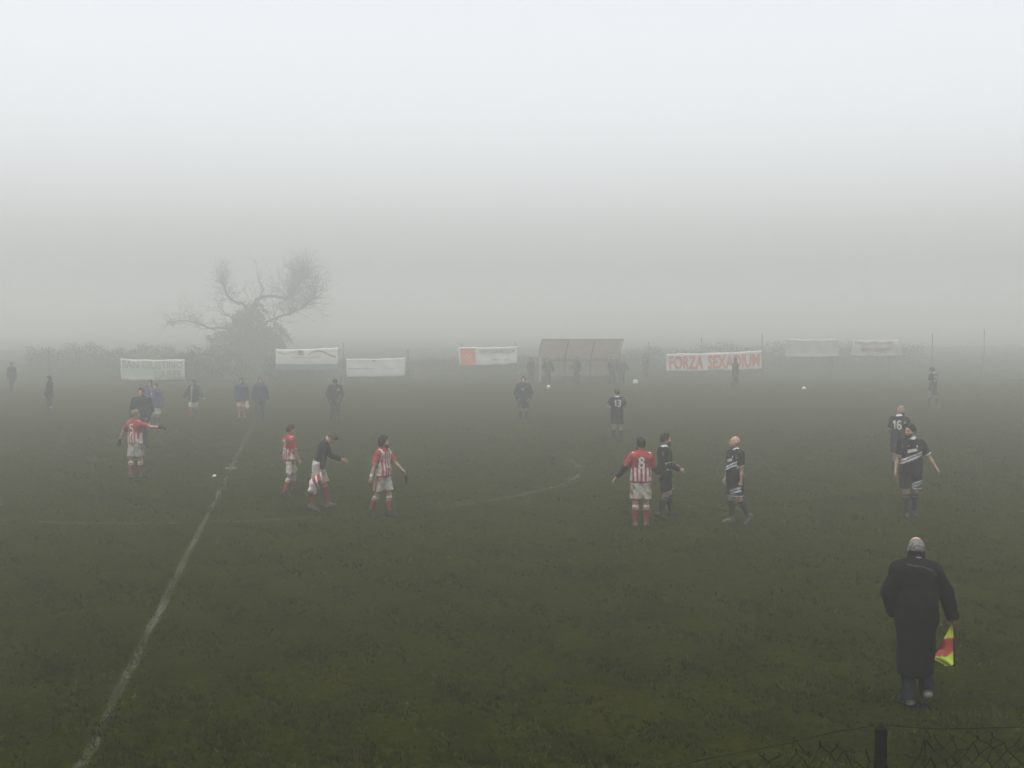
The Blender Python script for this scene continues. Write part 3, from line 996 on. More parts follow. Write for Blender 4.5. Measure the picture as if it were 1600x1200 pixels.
class Banner:
    def __init__(s, tl, tr, br, bl, label, mat=None, seed=0, amp=.022, off=-.10):
        px = [tl, tr, br, bl]
        f0 = fence_pt((tl[0] + bl[0]) / 2)
        s.o = empty('banner', (f0.x, f0.y, 0), YAW); tag(s.o, label, 'banner', 'banners on the far fence')
        iv = (Matrix.Translation(s.o.location) @ Matrix.Rotation(YAW, 4, 'Z')).inverted()
        s.c = []
        for q in px:
            f = fence_pt(q[0]); lo_ = iv @ f
            s.c.append(Vector((lo_.x, off, fence_z(*q))))
        s.seed, s.amp = seed, amp
        m = MB(); m.slab(s.pt, 40, 12, (0, .006, 0)); m.build('sheet', mat or M_BAN, s.o, True)
        for c_ in s.c:      # ties back to the fence
            t = MB(); t.tube([c_ + Vector((0, .006, 0)), c_ + Vector((0, -off + .02, .05))], .006, 4); t.build('tie', M_WIRE, s.o)

    def pt(s, u, v):
        """u left to right, v bottom to top"""
        tl, tr, br, bl = s.c
        p = (bl * (1 - u) + br * u) * (1 - v) + (tl * (1 - u) + tr * u) * v
        sag = -.05 * (4 * u * (1 - u)) * (1 if v > .5 else .8)
        y = s.amp * (math.sin(u * 9 + s.seed) + .6 * math.sin(u * 21 + v * 5 + s.seed * 2)) + s.amp * .8 * math.sin(v * 6 + s.seed)
        return Vector((p.x, p.y + y, p.z + sag + .012 * math.sin(u * 17 + s.seed)))

    def lift(s, u, v, d=.009): return s.pt(u, v) - Vector((0, d, 0))

    def text(s, t, u0, v0, u1, v1, mat, bold=0.0, name='lettering'):
        me = text_mesh(t, bold)
        n = len(me.vertices); co = np.empty(n * 3); me.vertices.foreach_get('co', co); co = co.reshape(-1, 3)
        mn, mx = co.min(0), co.max(0)
        out = [s.lift(u0 + (x - mn[0]) / (mx[0] - mn[0]) * (u1 - u0), v0 + (y - mn[1]) / (mx[1] - mn[1]) * (v1 - v0), .03) for x, y, _ in co]
        me.vertices.foreach_set('co', np.array(out).ravel()); me.update()
        return link_mesh(name, me, mat, s.o)

    def area(s, name, u0, v0, u1, v1, mat, nu=10, nv=6, d=.012):
        m = MB(); m.sheet(lambda u, v: s.lift(u0 + (u1 - u0) * u, v0 + (v1 - v0) * v, d), nu, nv)
        return m.build(name, mat, s.o, True)

    def stroke(s, name, pts, w, mat, d=.014):
        m = MB(); vs, fs = [], []
        P = []
        for a, b_ in zip(pts, pts[1:]):
            P += [tuple(a[i] + (b_[i] - a[i]) * j / 6 for i in (0, 1)) for j in range(6)]
        P.append(pts[-1])
        for i, (u, v) in enumerate(P):
            ww = w[0] + (w[1] - w[0]) * i / (len(P) - 1) if isinstance(w, tuple) else w
            vs += [s.lift(u, v - ww / 2, d), s.lift(u, v + ww / 2, d)]
            if i: fs.append((2 * i - 2, 2 * i, 2 * i + 1, 2 * i - 1))
        m.add(vs, fs); return m.build(name, mat, s.o, True)


def dashes(bn, u0, u1, v, h, mat):
    """a line of print too small to read: one strip of uneven height"""
    vs, fs = [], []
    u = u0
    while u < u1:
        l = random.uniform(.012, .04); e = min(u + l, u1); hh_ = h * random.uniform(.6, 1.1)
        for a, w_ in ((u, hh_), (e - .004, hh_), (e - .003, h * .15), (e + .005, h * .15)):
            vs += [bn.lift(a, v - w_ / 2, .014), bn.lift(a, v + w_ / 2, .014)]
        u = e + .006
    for i in range(1, len(vs) // 2): fs.append((2 * i - 2, 2 * i, 2 * i + 1, 2 * i - 1))
    m = MB(); m.add(vs, fs); m.build('small_print', mat, bn.o)


b1 = Banner((189, 560), (289, 561), (289.5, 592), (189, 594), 'pale green banner with two rows of green capitals, left end of the fence', M_BANG, 1)
b1.text('SAN GIUSTINO', .03, .56, .97, .93, M_INKG, .012)
b1.text('LABEL', .53, .07, .97, .45, M_INKG, .012)
b2 = Banner((431, 545.5), (529, 542.5), (529, 577), (431, 577), 'white banner with a dark swoosh above a blue bottom strip', M_BAN, 2)
b2.area('blue_strip', .0, .0, 1, .27, M_INKB, 24, 3)
b2.stroke('swoosh', [(.04, .84), (.14, .78), (.26, .84), (.33, .86)], (.05, .03), M_INK)
b2.area('logo_block', .355, .70, .445, .93, M_INK)
b2.stroke('swoosh', [(.51, .72), (.58, .84), (.68, .90), (.77, .82), (.86, .68), (.96, .58)], (.05, .10), M_INK)
dashes(b2, .24, .72, .60, .05, M_INK)
b3 = Banner((541, 560), (634, 558.5), (633, 587.5), (541.5, 589), 'plain white banner with a small dark mark above one thin line of print', M_BAN, 3)
b3.area('logo_block', .43, .86, .49, .95, M_INK)
dashes(b3, .03, .52, .47, .06, M_INK); dashes(b3, .60, .92, .47, .03, M_INKG)
b4 = Banner((716, 541.5), (807.5, 541), (807.5, 568.5), (717, 571.5), 'white banner with an orange square at its left end', M_BAN, 4)
b4.area('orange_square', .03, .03, .285, .90, M_BANO)
b4.stroke('emblem', [(.10, .42), (.14, .62), (.18, .42), (.22, .60)], .05, M_BAN, .018)
b4.text('TIPOGRAFICA', .34, .66, .97, .86, M_INK, .01)
dashes(b4, .55, .72, .30, .05, M_INK); dashes(b4, .76, .86, .30, .05, M_INK)
b5 = Banner((1040, 552.5), (1189, 547.5), (1189.5, 576.5), (1040.5, 580), 'long white banner reading FORZA SEXADIUM in tall red capitals', M_BAN, 5, .015)
b5.text('FORZA', .03, .12, .385, .86, M_BANR, .022); b5.text('SEXADIUM', .43, .12, .975, .86, M_BANR, .022)
b6 = Banner((1225, 529), (1308.5, 529), (1309, 557.5), (1225, 558.5), 'blank pale banner hung high, right of the FORZA SEXADIUM one', M_BANF, 6)
b7 = Banner((1331, 531), (1404, 530), (1409, 556), (1327, 556.5), 'pale banner with faded red print, farthest right on the fence', M_BANF, 7, .03)
b7.stroke('faded_print', [(.06, .84), (.3, .80), (.5, .84), (.82, .80)], .14, M_INKP); b7.stroke('faded_print', [(.2, .45), (.5, .40), (.8, .46)], .2, M_INKP)

# ------------------------------------------------------------------ dugout in front of the fence
M_PANEL = noise_mat('beige_panel', (.44, .395, .34), (.54, .49, .43), 2.2, .6, .05)
pn = M_PANEL.node_tree; pb = pn.nodes['Principled BSDF']      # thin plastic sheet: lets daylight through
tl_ = nd(pn, 'ShaderNodeBsdfTranslucent'); pm = nd(pn, 'ShaderNodeMixShader'); pm.inputs['Fac'].default_value = .55
pn.links.new(pb.inputs['Base Color'].links[0].from_socket, tl_.inputs['Color'])
pn.links.new(pb.outputs[0], pm.inputs[1]); pn.links.new(tl_.outputs[0], pm.inputs[2]); pn.links.new(pm.outputs[0], pn.nodes['Material Output'].inputs['Surface'])
M_RUST = noise_mat('rusty_frame', (.11, .085, .07), (.17, .13, .10), 9, .8, .2)
M_WOOD = noise_mat('bench_wood', (.20, .14, .10), (.28, .20, .15), 5, .8, .2, stretch=(1, 8, 8))
D0 = gp(848, 600); D1 = gp(972, 599)
Wd = (D1 - D0).dot(along)
dg_ = tag(empty('dugout', D0, YAW), 'open-fronted team shelter of beige panels with a sloping roof in front of the far fence', 'dugout')
DP, HB, HT = 1.35, 1.42, 2.72
m = MB(); m.slab(lambda u, v: (Wd * u, DP, .05 + (HB - .05) * v), 10, 3, (0, .03, 0)); m.build('back_panel', M_PANEL, dg_)
m = MB(); m.slab(lambda u, v: (Wd * u, DP + (-.05 - DP) * v, HB + (HT - HB) * (1 - (1 - v) ** 1.5)), 12, 10, (0, .03, .03)); m.build('roof', M_PANEL, dg_)
for xs in (-.02, Wd + .02):
    m = MB(); prof = [(DP, .05), (DP, HB), (DP * .7, HB + .44), (DP * .35, HB + .88), (.42, .9), (.40, .05)]
    a = [(xs - .012, y, z) for y, z in prof]; c_ = [(xs + .012, y, z) for y, z in prof]; n = len(prof)
    m.add(a + c_, [tuple(range(n)), tuple(range(2 * n - 1, n - 1, -1))] + [(i, n + i, n + (i + 1) % n, (i + 1) % n) for i in range(n)])
    m.build('side_panel', M_PANEL, dg_)
for xs in (-.05, Wd * .33, Wd * .66, Wd + .05):
    m = MB(); m.tube([(xs, DP - .03, 0), (xs, DP - .03, HB), (xs, DP * .55, HB + .66), (xs, -.02, HT - .02)], .03, 6); m.build('frame_rib', M_RUST, dg_)
m = MB(); m.box((Wd / 2, -.07, HT + .0), (Wd + .16, .05, .09)); m.build('front_beam', M_RUST, dg_)
m = MB(); m.box((Wd / 2, DP - .06, HB + .0), (Wd, .05, .06)); m.build('rear_rail', M_RUST, dg_)
bn = MB(); bn.box((Wd / 2, DP - .35, .44), (Wd - .2, .34, .05)); bo = bn.build('bench', M_WOOD, dg_)
for xs in (.3, Wd / 2, Wd - .3):
    m = MB(); m.box((xs, DP - .35, .21), (.06, .3, .41)); m.build('bench_leg', M_RUST, bo)
m = MB(); m.box((Wd / 2, DP - .012, .22), (Wd - .1, .02, .34)); m.build('kick_board', M_WOOD, dg_)

# ------------------------------------------------------------------ the bare tree behind the fence
M_BARK = noise_mat('dark_bark', (.025, .022, .019), (.07, .062, .052), 5, .95, .5)
M_TWIG = noise_mat('twig_bark', (.03, .026, .022), (.06, .052, .044), 5, .95, .2)
M_IVY = noise_mat('ivy_leaf', (.022, .027, .014), (.04, .047, .025), 30, .7, .1)
TY = 113.0
foot = at(388, 568, TY); foot.z = 0
tree = tag(empty('tree', foot), 'old bare tree with ivy round its stem, behind the far fence on the left', 'tree')


def tp(px, py, dy=0.0):
    q = at(px, py, TY + dy * 1.22) - foot; return Vector((q.x, q.y, q.z))


def limb(pts, r0, r1, name='limb'):
    P = [Vector(p) for p in pts]
    Q_ = []
    for i in range(len(P) - 1):       # Catmull-Rom through the points
        a, b_, c_, d_ = P[max(i - 1, 0)], P[i], P[i + 1], P[min(i + 2, len(P) - 1)]
        for j in range(5):
            t = j / 5
            Q_.append(.5 * ((2 * b_) + (c_ - a) * t + (2 * a - 5 * b_ + 4 * c_ - d_) * t * t + (3 * b_ - a - 3 * c_ + d_) * t ** 3))
    Q_.append(P[-1])
    Q_ = [q + Vector((random.gauss(0, .05), random.gauss(0, .05), random.gauss(0, .04))) * (0 if i == 0 else 1) for i, q in enumerate(Q_)]
    n = len(Q_)
    m_ = MB(); m_.tube(Q_, [(r0 + (r1 - r0) * i / (n - 1)) * .62 for i in range(n)], 7)
    m_.build(name, M_BARK, tree, True)
    return Q_


trunk = limb([(0, 0, -.2), tp(390, 560), tp(386, 530), tp(390, 500, .2), tp(395, 478)], .55, .30, 'trunk')
L1 = limb([tp(392, 492), tp(380, 476, -.6), tp(362, 470, -1.0), tp(352, 455, -1.3), tp(346, 438, -1.2)], .26, .09)
L2 = limb([tp(396, 482), tp(405, 466, .6), tp(425, 462, 1.1), tp(446, 466, 1.4), tp(462, 452, 1.2), tp(472, 432, 1.0)], .28, .08)
L3 = limb([tp(402, 480), tp(410, 455, -.3), tp(404, 435, -.4), tp(399, 405, -.2)], .13, .03)
L4 = limb([tp(388, 530), tp(360, 515, .8), tp(325, 512, 1.4), tp(295, 502, 1.8), tp(262, 503, 1.6)], .22, .05)
L5 = limb([tp(392, 520), tp(425, 500, -1.2), tp(455, 488, -1.8), tp(478, 478, -1.6), tp(492, 462, -1.2)], .24, .06)
L6 = limb([tp(390, 512), tp(365, 498, -1.6), tp(345, 490, -2.0)], .16, .06)
tw = MB()


def twigs(o, d, ln, r, depth):
    n = 4
    P = [o]; v = d.normalized()
    for i in range(n):
        v = (v + Vector((random.gauss(0, .22), random.gauss(0, .22), random.gauss(.03, .18)))).normalized()
        P.append(P[-1] + v * ln / n)
    tw.tube(P, [r * (1 - .7 * i / n) for i in range(n + 1)], 3, cap=False)
    if depth > 0:
        for _ in range(random.choice((2, 3, 3))):
            i = random.randint(1, n)
            dv = (v + Vector((random.gauss(0, .7), random.gauss(0, .7), random.gauss(.12, .55)))).normalized()
            twigs(P[i], dv, ln * random.uniform(.5, .8), r * .55, depth - 1)


def sprout(L, n, lo_, hi_, ln, up=.4, depth=3, r=.028):
    for _ in range(n):
        i = random.randint(int(lo_ * (len(L) - 1)), int(hi_ * (len(L) - 1)))
        t = (L[min(i + 1, len(L) - 1)] - L[max(i - 1, 0)]).normalized()
        d = (t * .5 + Vector((random.gauss(0, .6), random.gauss(0, .6), random.gauss(up, .5))))
        twigs(L[i], d, ln * 1.2 * random.uniform(.6, 1.2), r * .85, depth)


sprout(L1, 46, .55, 1, 1.1); sprout(L1, 6, .2, .6, .9)
sprout(L2, 110, .62, 1, 1.6, .5, 3, .034); sprout(L2, 8, .2, .6, 1.0)
sprout(L3, 6, .3, 1, .9, .7, 2)
sprout(L4, 40, .3, 1, 1.2, .2); sprout(L5, 80, .3, 1, 1.5, .35, 3, .034); sprout(L6, 14, .2, 1, 1.2, .3)
sprout(trunk, 22, .35, 1, 1.6, .2)
tw.build('crown', M_TWIG, tree)


def leaf_mass(name, mat, parent, blobs, n, size):
    """leaf-sized faces through the volume of several lumps; blobs (centre, radii)"""
    V, Q = [], []
    vol = [b_[1][0] * b_[1][1] * b_[1][2] for b_ in blobs]
    for _ in range(n):
        c_, r_ = random.choices(blobs, vol)[0]
        while True:
            q = np.array([random.uniform(-1, 1) for _ in range(3)]); l = np.linalg.norm(q)
            if .35 < l < 1 and random.random() < l: break
        q *= 1 + .22 * math.sin(q[0] * 9 + q[2] * 7) + .12 * math.sin(q[1] * 13 + q[2] * 15)
        p = np.array(c_) + q * np.array(r_)
        if p[2] < .02: continue
        a = unit(np.array([random.gauss(0, 1) for _ in range(3)])); b_ = unit(np.cross(a, [random.gauss(0, 1) for _ in range(3)]))
        s_ = size * random.uniform(.6, 1.4); k_ = len(V)
        V += [p - a * s_, p - b_ * s_ * .55, p + a * s_, p + b_ * s_ * .55]; Q.append((k_, k_ + 1, k_ + 2, k_ + 3))
    me_ = raw_mesh(name, V, Q, False)
    return link_mesh(name, me_, mat, parent)


ivb = []
for px, py, dy, rx, rz_ in ((390, 560, 0, 1.9, 1.6), (385, 520, 0, 1.5, 1.3), (398, 492, .2, 1.0, .9), (352, 535, .5, 1.3, 1.0), (425, 530, -.6, 1.25, 1.1), (405, 545, 1, 1.6, 1.5), (378, 500, -.5, .8, .7)):
    q = tp(px, py, dy); ivb.append(((q.x, q.y, q.z), (rx * 1.25, rx * 1.1, rz_ * 1.22)))
leaf_mass('ivy', M_IVY, tree, ivb, 32000, .085)

# low scrub at the foot of the tree, three bushes
for i, (px, rx, rz_, dy, lab) in enumerate(((318, 2.3, 1.25, -3, 'low dark bush left of the ivy-covered tree behind the fence'), (452, 1.7, 1.1, -3.5, 'low dark bush between the tree and the white banner with a blue strip'), (262, 1.5, .9, -2, 'smallest dark bush, above the pale green banner'))):
    f = fence_pt(px) + deep * (8 + dy)
    bu = tag(empty('bush', f), lab, 'bush', 'bushes behind the far fence')
    leaf_mass('foliage', M_IVY, bu, [((0, 0, rz_ * .85), (rx, 1.1, rz_)), ((rx * .5, .3, rz_ * .6), (rx * .6, .8, rz_ * .8)), ((-rx * .5, -.2, rz_ * .7), (rx * .6, .9, rz_ * .7))], 4500, .05)
    st_ = MB()
    for q in range(9):
        st_.tube([(random.gauss(0, .2), random.gauss(0, .1), -.05), (random.gauss(0, .5), random.gauss(0, .3), rz_ * .8), (random.gauss(0, rx * .5), random.gauss(0, .4), rz_ * 1.5)], [.03, .02, .008], 4)
    st_.build('stem', M_TWIG, bu)

# overgrown hedge strip behind the fence, one hazy mass
V, Q = [], []
for _ in range(95000):
    px = random.uniform(-80, 1680)
    f = fence_pt(px) + deep * (22 + random.gauss(0, 1.6))
    top = float(np.interp(px, [-80, 180, 300, 480, 560, 720, 830, 1000, 1180, 1300, 1680], [1.9, 1.8, 1.5, 1.3, .8, .7, 1.0, 1.1, 1.5, 1.8, 2.0]))
    top *= 1 + .13 * math.sin(px * .045) + .09 * math.sin(px * .13 + 1) + .07 * math.sin(px * .31)
    p = np.array((f.x, f.y, top * random.random() ** 1.15))
    a = unit(np.array([random.gauss(0, 1) for _ in range(3)])); b_ = unit(np.cross(a, [random.gauss(0, 1) for _ in range(3)]))
    s_ = .05 * random.uniform(.6, 1.5); k_ = len(V)
    V += [p - a * s_, p - b_ * s_ * .55, p + a * s_, p + b_ * s_ * .55]; Q.append((k_, k_ + 1, k_ + 2, k_ + 3))
tag(link_mesh('hedge', raw_mesh('hedge', V, Q, False), M_IVY), 'dark overgrown hedge strip behind the far fence', 'hedge', kind='stuff')

# ------------------------------------------------------------------ near wire fence at the bottom edge
M_OLD = noise_mat('old_dark_steel', (.006, .0055, .004), (.014, .012, .009), 12, .85, .3)
NP = at(1376, 1180, 5.6); NP.z = 0
nf = tag(empty('wire_fence', NP, YAW), 'slack rusty wire-mesh fence with a pointed post in the foreground', 'fence')
pz = at(1376, 1129, 5.6).z


def near_post(x, h):
    m_ = MB(); s_ = .021
    m_.add([(x - s_, -.018, -.2), (x + s_, -.018, -.2), (x + s_, .018, -.2), (x - s_, .018, -.2), (x - s_, -.018, h - .028), (x + s_, -.018, h - .028), (x + s_, .018, h - .028), (x - s_, .018, h - .028), (x + .002, -.004, h), (x + .002, .004, h)],
           [(3, 2, 1, 0), (0, 1, 5, 4), (1, 2, 6, 5), (2, 3, 7, 6), (3, 0, 4, 7), (4, 5, 8), (5, 6, 9, 8), (6, 7, 9), (7, 4, 8, 9)])
    return m_.build('post', M_OLD, nf)


near_post(0, pz); near_post(-4.2, pz - .18); near_post(3.6, pz - .05)
topx = [(-4.2, 1.86), (-2.2, 1.72), (-1.05, 1.84), (-.73, 1.925), (-.4, 1.965), (-.2, 2.0), (-.13, 1.965), (-.05, 1.945), (.03, 1.93), (.12, 1.925), (.19, 1.94), (.215, 2.018), (.36, 1.985), (.62, 2.0), (.9, 1.99), (1.6, 1.93), (2.6, 1.9), (3.6, 1.98)]


def topz(x): return float(np.interp(x, [a for a, _ in topx], [b_ for _, b_ in topx]))


cell = .068
wm = MB(); r_ = random.Random(3)
jit = {}


def node(i, j):
    """i column, j row counted down from the torn top edge"""
    if (i, j) not in jit:
        x = i * cell * .5; z = topz(x) - (j + .5) * cell * .5
        s_ = max(0, 1 - j / 9)
        jit[(i, j)] = Vector((x + r_.gauss(0, .003 + .007 * s_ * s_), r_.gauss(0, .004 + .01 * s_), z + r_.gauss(0, .002 + .008 * s_ * s_)))
    return jit[(i, j)]


rows = int(1.9 / (cell * .5))
for c_ in range(int(-8.4 / cell) + 1, int(7.2 / cell)):
    torn = r_.choice((0, 0, 0, 0, 1, 1, 2)) if -.16 < c_ * cell * .5 < .24 else r_.choice((0, 0, 0, 1))
    pts = [node(c_ + ((j + c_) % 2), j) for j in range(torn, rows)]
    if torn == 0: pts = [pts[0] + Vector((r_.gauss(-.006, .008), r_.gauss(0, .006), r_.uniform(.010, .024)))] + pts
    wm.tube(pts, .003, 4, cap=False)
wm.build('wire_mesh', M_OLD, nf)


def sagwire(P, name='strand_wire'):
    m_ = MB(); m_.tube([Vector(p) for p in P], .0022, 4); m_.build(name, M_OLD, nf)


sagwire([(-4.2, .02, 1.84), (-2.6, .02, 1.72), (-1.3, .02, 1.80), (-1.04, .02, 1.898), (-.8, .02, 1.945), (-.45, .02, 1.99), (-.2, .02, 2.035), (-.02, .02, 2.052)])
sagwire([(.02, .02, 2.055), (.18, .02, 2.032), (.3, .02, 2.02), (.6, .02, 2.012), (.9, .02, 2.0), (2.0, .02, 1.97), (3.6, .02, 2.01)])
sagwire([(-.42, -.01, 1.975), (-.405, -.01, 2.03), (-.38, 0, 1.99), (-.33, 0, 1.93)]); sagwire([(.19, 0, 1.93), (.20, -.01, 1.99), (.215, 0, 2.03), (.235, 0, 1.99)])

# ------------------------------------------------------------------ balls, bag, scrap
mb, nt, b = new_mat('football_panels')
tc = nd(nt, 'ShaderNodeTexCoord'); vo = nd(nt, 'ShaderNodeTexVoronoi'); vo.inputs['Scale'].default_value = 9
nt.links.new(tc.outputs['Object'], vo.inputs['Vector'])
cr = nd(nt, 'ShaderNodeValToRGB'); cr.color_ramp.elements[0].position = .22; cr.color_ramp.elements[1].position = .27
cr.color_ramp.elements[0].color = (.1, .1, .1, 1); cr.color_ramp.elements[1].color = (.52, .52, .50, 1)
nt.links.new(vo.outputs['Distance'], cr.inputs['Fac']); nt.links.new(cr.outputs['Color'], b.inputs['Base Color']); b.inputs['Roughness'].default_value = .45


def ball(px, py, label):
    p = gp(px, py + 2.5); V, Q = field_mesh([ell((0, 0, .108), v3(.11, .11, .11), np.eye(3), .01)], .014)
    o = link_mesh('football', raw_mesh('football', V, Q, True), mb); o.location = p
    tag(o, label, 'ball', 'footballs on the far side')


ball(857, 605, 'white football at the feet of the people by the dugout')
ball(1256, 607.5, 'white football lying alone on the far right of the pitch')
p = gp(335, 746)
V, Q = field_mesh([ell((0, 0, .035), v3(.042, .034, .034), np.eye(3), .02), ell((.02, .01, .05), v3(.03, .03, .025), np.eye(3), .02)], .008, wrinkle=.006, wfreq=60)
o = link_mesh('scrap', raw_mesh('scrap', V, Q, True), noise_mat('white_scrap', (.40, .40, .38), (.5, .5, .48), 20, .7, .2)); o.location = p
tag(o, 'tiny crumpled white scrap on the grass left of the halfway line', 'scrap')
p = gp(993, 601)
bg_ = tag(empty('kit_bag', p, YAW + .2), 'pale bag standing on the grass right of the dugout', 'bag')
V, Q = field_mesh([cap((-.09, 0, .12), (.09, 0, .12), .10, .10, .03), cap((-.09, 0, .24), (.08, 0, .25), .075, .07, .05)], .02, wrinkle=.006)
link_mesh('bag_body', raw_mesh('bag_body', V, Q, True), noise_mat('pale_canvas', (.34, .34, .33), (.42, .42, .4), 10, .9, .2), bg_)
m = MB(); m.tube([(-.1, 0, .30), (-.08, 0, .40), (.08, 0, .40), (.1, 0, .30)], .012, 6); m.build('handle', M_OLD, bg_, True)
# ------------------------------------------------------------------ the people on the pitch
REDTEAM = 'players in red and white stripes'; BLACKTEAM = 'players in black kit'; OTHERS = 'people in jackets on the far side'
BROWN = (.05, .032, .022); DARK = (.018, .014, .012); SANDY = (.05, .035, .024)

# --- linesman in the long coat (nearest figure)
lp = gp(1429, 1105)
g = Fig(1.68, lean=8, side=2, hpitch=30, hyaw=6, twist=-4,
        armR=((.50, .06, -.95), (.30, .22, -.95), .95), armL=((-.36, -.04, -.95), (.30, .40, -.86), .6),
        legR=((.05, .30, -1), (.04, -.30, -1), 6, -32), legL=((.02, -.04, -1), (-.0, -.10, -1), 8, 0), build=1.08)
root = tag(empty('person', (lp.x, lp.y, 0), R(-2)), 'grey-haired linesman walking away in a knee-length black coat, nearest the camera', 'person')
LR = .009
BP_ = torso_prims(g) + head_prims(g)
for sg in (1, -1): BP_ += arm_prims(g, sg) + leg_prims(g, sg) + hand_prims(g, sg, True) + [cap(g.ank[sg] - g.sole_up(sg) * .045, g.ank[sg] - g.sole_up(sg) * .05 + g.ff[sg] * .12, .034, .026, .02)]


def lskin(V):
    c = paint(len(V), (.22,.125,.095)); q = (V - g.head) / g.k; a, u, f = q @ g.hR, q @ g.hF, q @ g.hU
    c[(f > .06)] = (.33,.20,.155)
    for sg in (1, -1): c[(((a - .032 * sg) / .017) ** 2 + ((f - .008) / .009) ** 2 < 1) & (u > .05)] = (.05, .035, .03)
    return c


part('body', BP_, LR, M_SKIN, root, lskin)
HB = (g.hR, g.hF, g.hU)
# thinning hair: a ring with a bare crown


def lhair(V):
    q = (V - g.head) / g.k; n = np.sin(q[:, 0] * 210 + 3 * np.sin(q[:, 2] * 60)) * .5 + np.sin(q[:, 1] * 170 + q[:, 2] * 90) * .5
    return np.array((.11, .104, .098)) * (1 + .55 * n[:, None])


part('hair', [ell(g.Hp(0, .0, -.02), v3(.088, .113, .10) * g.k, HB, .02, ((g.Hp(0, .01, .03), unit(g.hF * .9 - g.hU * .35)), (g.Hp(0, -.075, -.06), unit(-g.hU * .9 + g.hF * .3)), (g.Hp(0, .062, -.02), unit(g.hU * .8 + g.hF * .6))))], .008, M_HAIR, root, lhair, wrinkle=.004, wfreq=90)
CP = torso_prims(g, .03, .07)
hemz = .35
for sg in (1, -1):
    CP.append(cap(g.T(.075 * sg, .10, .0), v3(g.hip[sg][0] * .8, g.hip[sg][1] - .005, hemz + .02) + v3(.005 * sg, 0, 0), .120, .106, .08, ((v3(0, 0, hemz), v3(.05 * sg, .12, -1)),)))
CP.append(cap(g.T(0, .12, .0), v3(0, g.pel[1] - .005, hemz), .122, .112, .08, ((v3(0, 0, hemz), v3(.02, .12, -1)),)))
for sg in (1, -1):
    end = g.wr[sg] + g.fa[sg] * .035
    CP.append(cap(g.sh[sg] - g.U * .03 - g.R * .012 * sg, g.el[sg], .088, .078, .06))
    CP.append(cap(g.el[sg], g.wr[sg] + g.fa[sg] * .08, .076, .058, .03, ((end, g.fa[sg]),)))
CP.append(cap(g.T(0, .5, -.005), g.neck + g.U * .0, .10, .085, .04))


def lcoat(V):
    c = paint(len(V), (.0065, .0065, .007)); a, u, f = shirt_sd(g, V)
    return c


coat_o, CV, CQ = part('long_coat', CP, LR, M_CLOTH, root, lcoat, wrinkle=.011, wfreq=14)
cb = BVHTree.FromPolygons([tuple(v) for v in CV], [tuple(q) for q in CQ.tolist()])
M_TRIM = noise_mat('grey_piping', (.05, .05, .05), (.09, .09, .09), 30, .7, .1)
decal(g, cb, 'piping', [[(-.13, .515), (-.06, .50), (.0, .495), (.07, .485), (.13, .455), (.18, .405)]], .006, -1, M_TRIM, coat_o, .004)
part('collar', [cap(g.neck - g.U * .03, g.neck + g.hU * .085 - g.F * .012, .088, .086, .02, ((g.neck + g.hU * .112 - g.F * .03, unit(g.hU * .9 + g.F * .3)),))], LR, M_CLOTH, coat_o, lambda V: paint(len(V), (.0065, .0065, .007)), wrinkle=.004)
m = MB(); q = g.neck + g.hU * .055 - g.F * .112
m.sheet(lambda u, v: tuple(q + g.R * (u - .5) * .055 + g.hU * (v - .5) * .014 - g.F * .004), 4, 1); m.build('collar_tab', M_TRIM, coat_o)
q = g.el[1] * .25 + g.wr[1] * .75 - g.F * .0
m = MB(); m.tube([tuple(g.wr[1] - g.fa[1] * .05 + v3(.058, -.03, 0)), tuple(g.wr[1] - g.fa[1] * .02 + v3(.058, -.02, 0)), tuple(g.wr[1] + g.fa[1] * .01 + v3(.058, 0, 0))], .006, 5); m.build('cuff_tab', M_TRIM, coat_o)
WP = []
for sg in (1, -1):
    sn = unit(g.ank[sg] - g.knee[sg])
    WP += [cap(g.hip[sg], g.knee[sg], .08, .062, .03), cap(g.knee[sg], g.ank[sg] + sn * .05, .066, .074, .03, ((g.ank[sg] + sn * .03, sn),))]
part('trousers', WP, LR, M_CLOTH, root, lambda V: paint(len(V), (.011, .013, .018)), wrinkle=.009, wfreq=22)
for sg in (1, -1):
    f, up = g.ff[sg], g.sole_up(sg); sole = g.ank[sg] - up * .085

    def sc_(V, sole=sole, up=up, f=f, sg=sg):
        c = paint(len(V), (.03, .03, .03)); d = (V - sole) @ up; e = (V - g.ank[sg]) @ f
        c[d < .022] = (.11,.105,.088); c[(e < -.055) & (d < .045)] = (.11,.105,.088); return c
    part('shoe', [cap(g.ank[sg] - up * .045 - f * .04, g.ank[sg] - up * .045 + f * .06, .05, .046, .03, ((sole, -up),)), cap(g.ank[sg] - up * .05 + f * .06, g.ank[sg] - up * .06 + f * .16, .046, .036, .03, ((sole, -up),))], .009, M_BOOT, root, sc_)

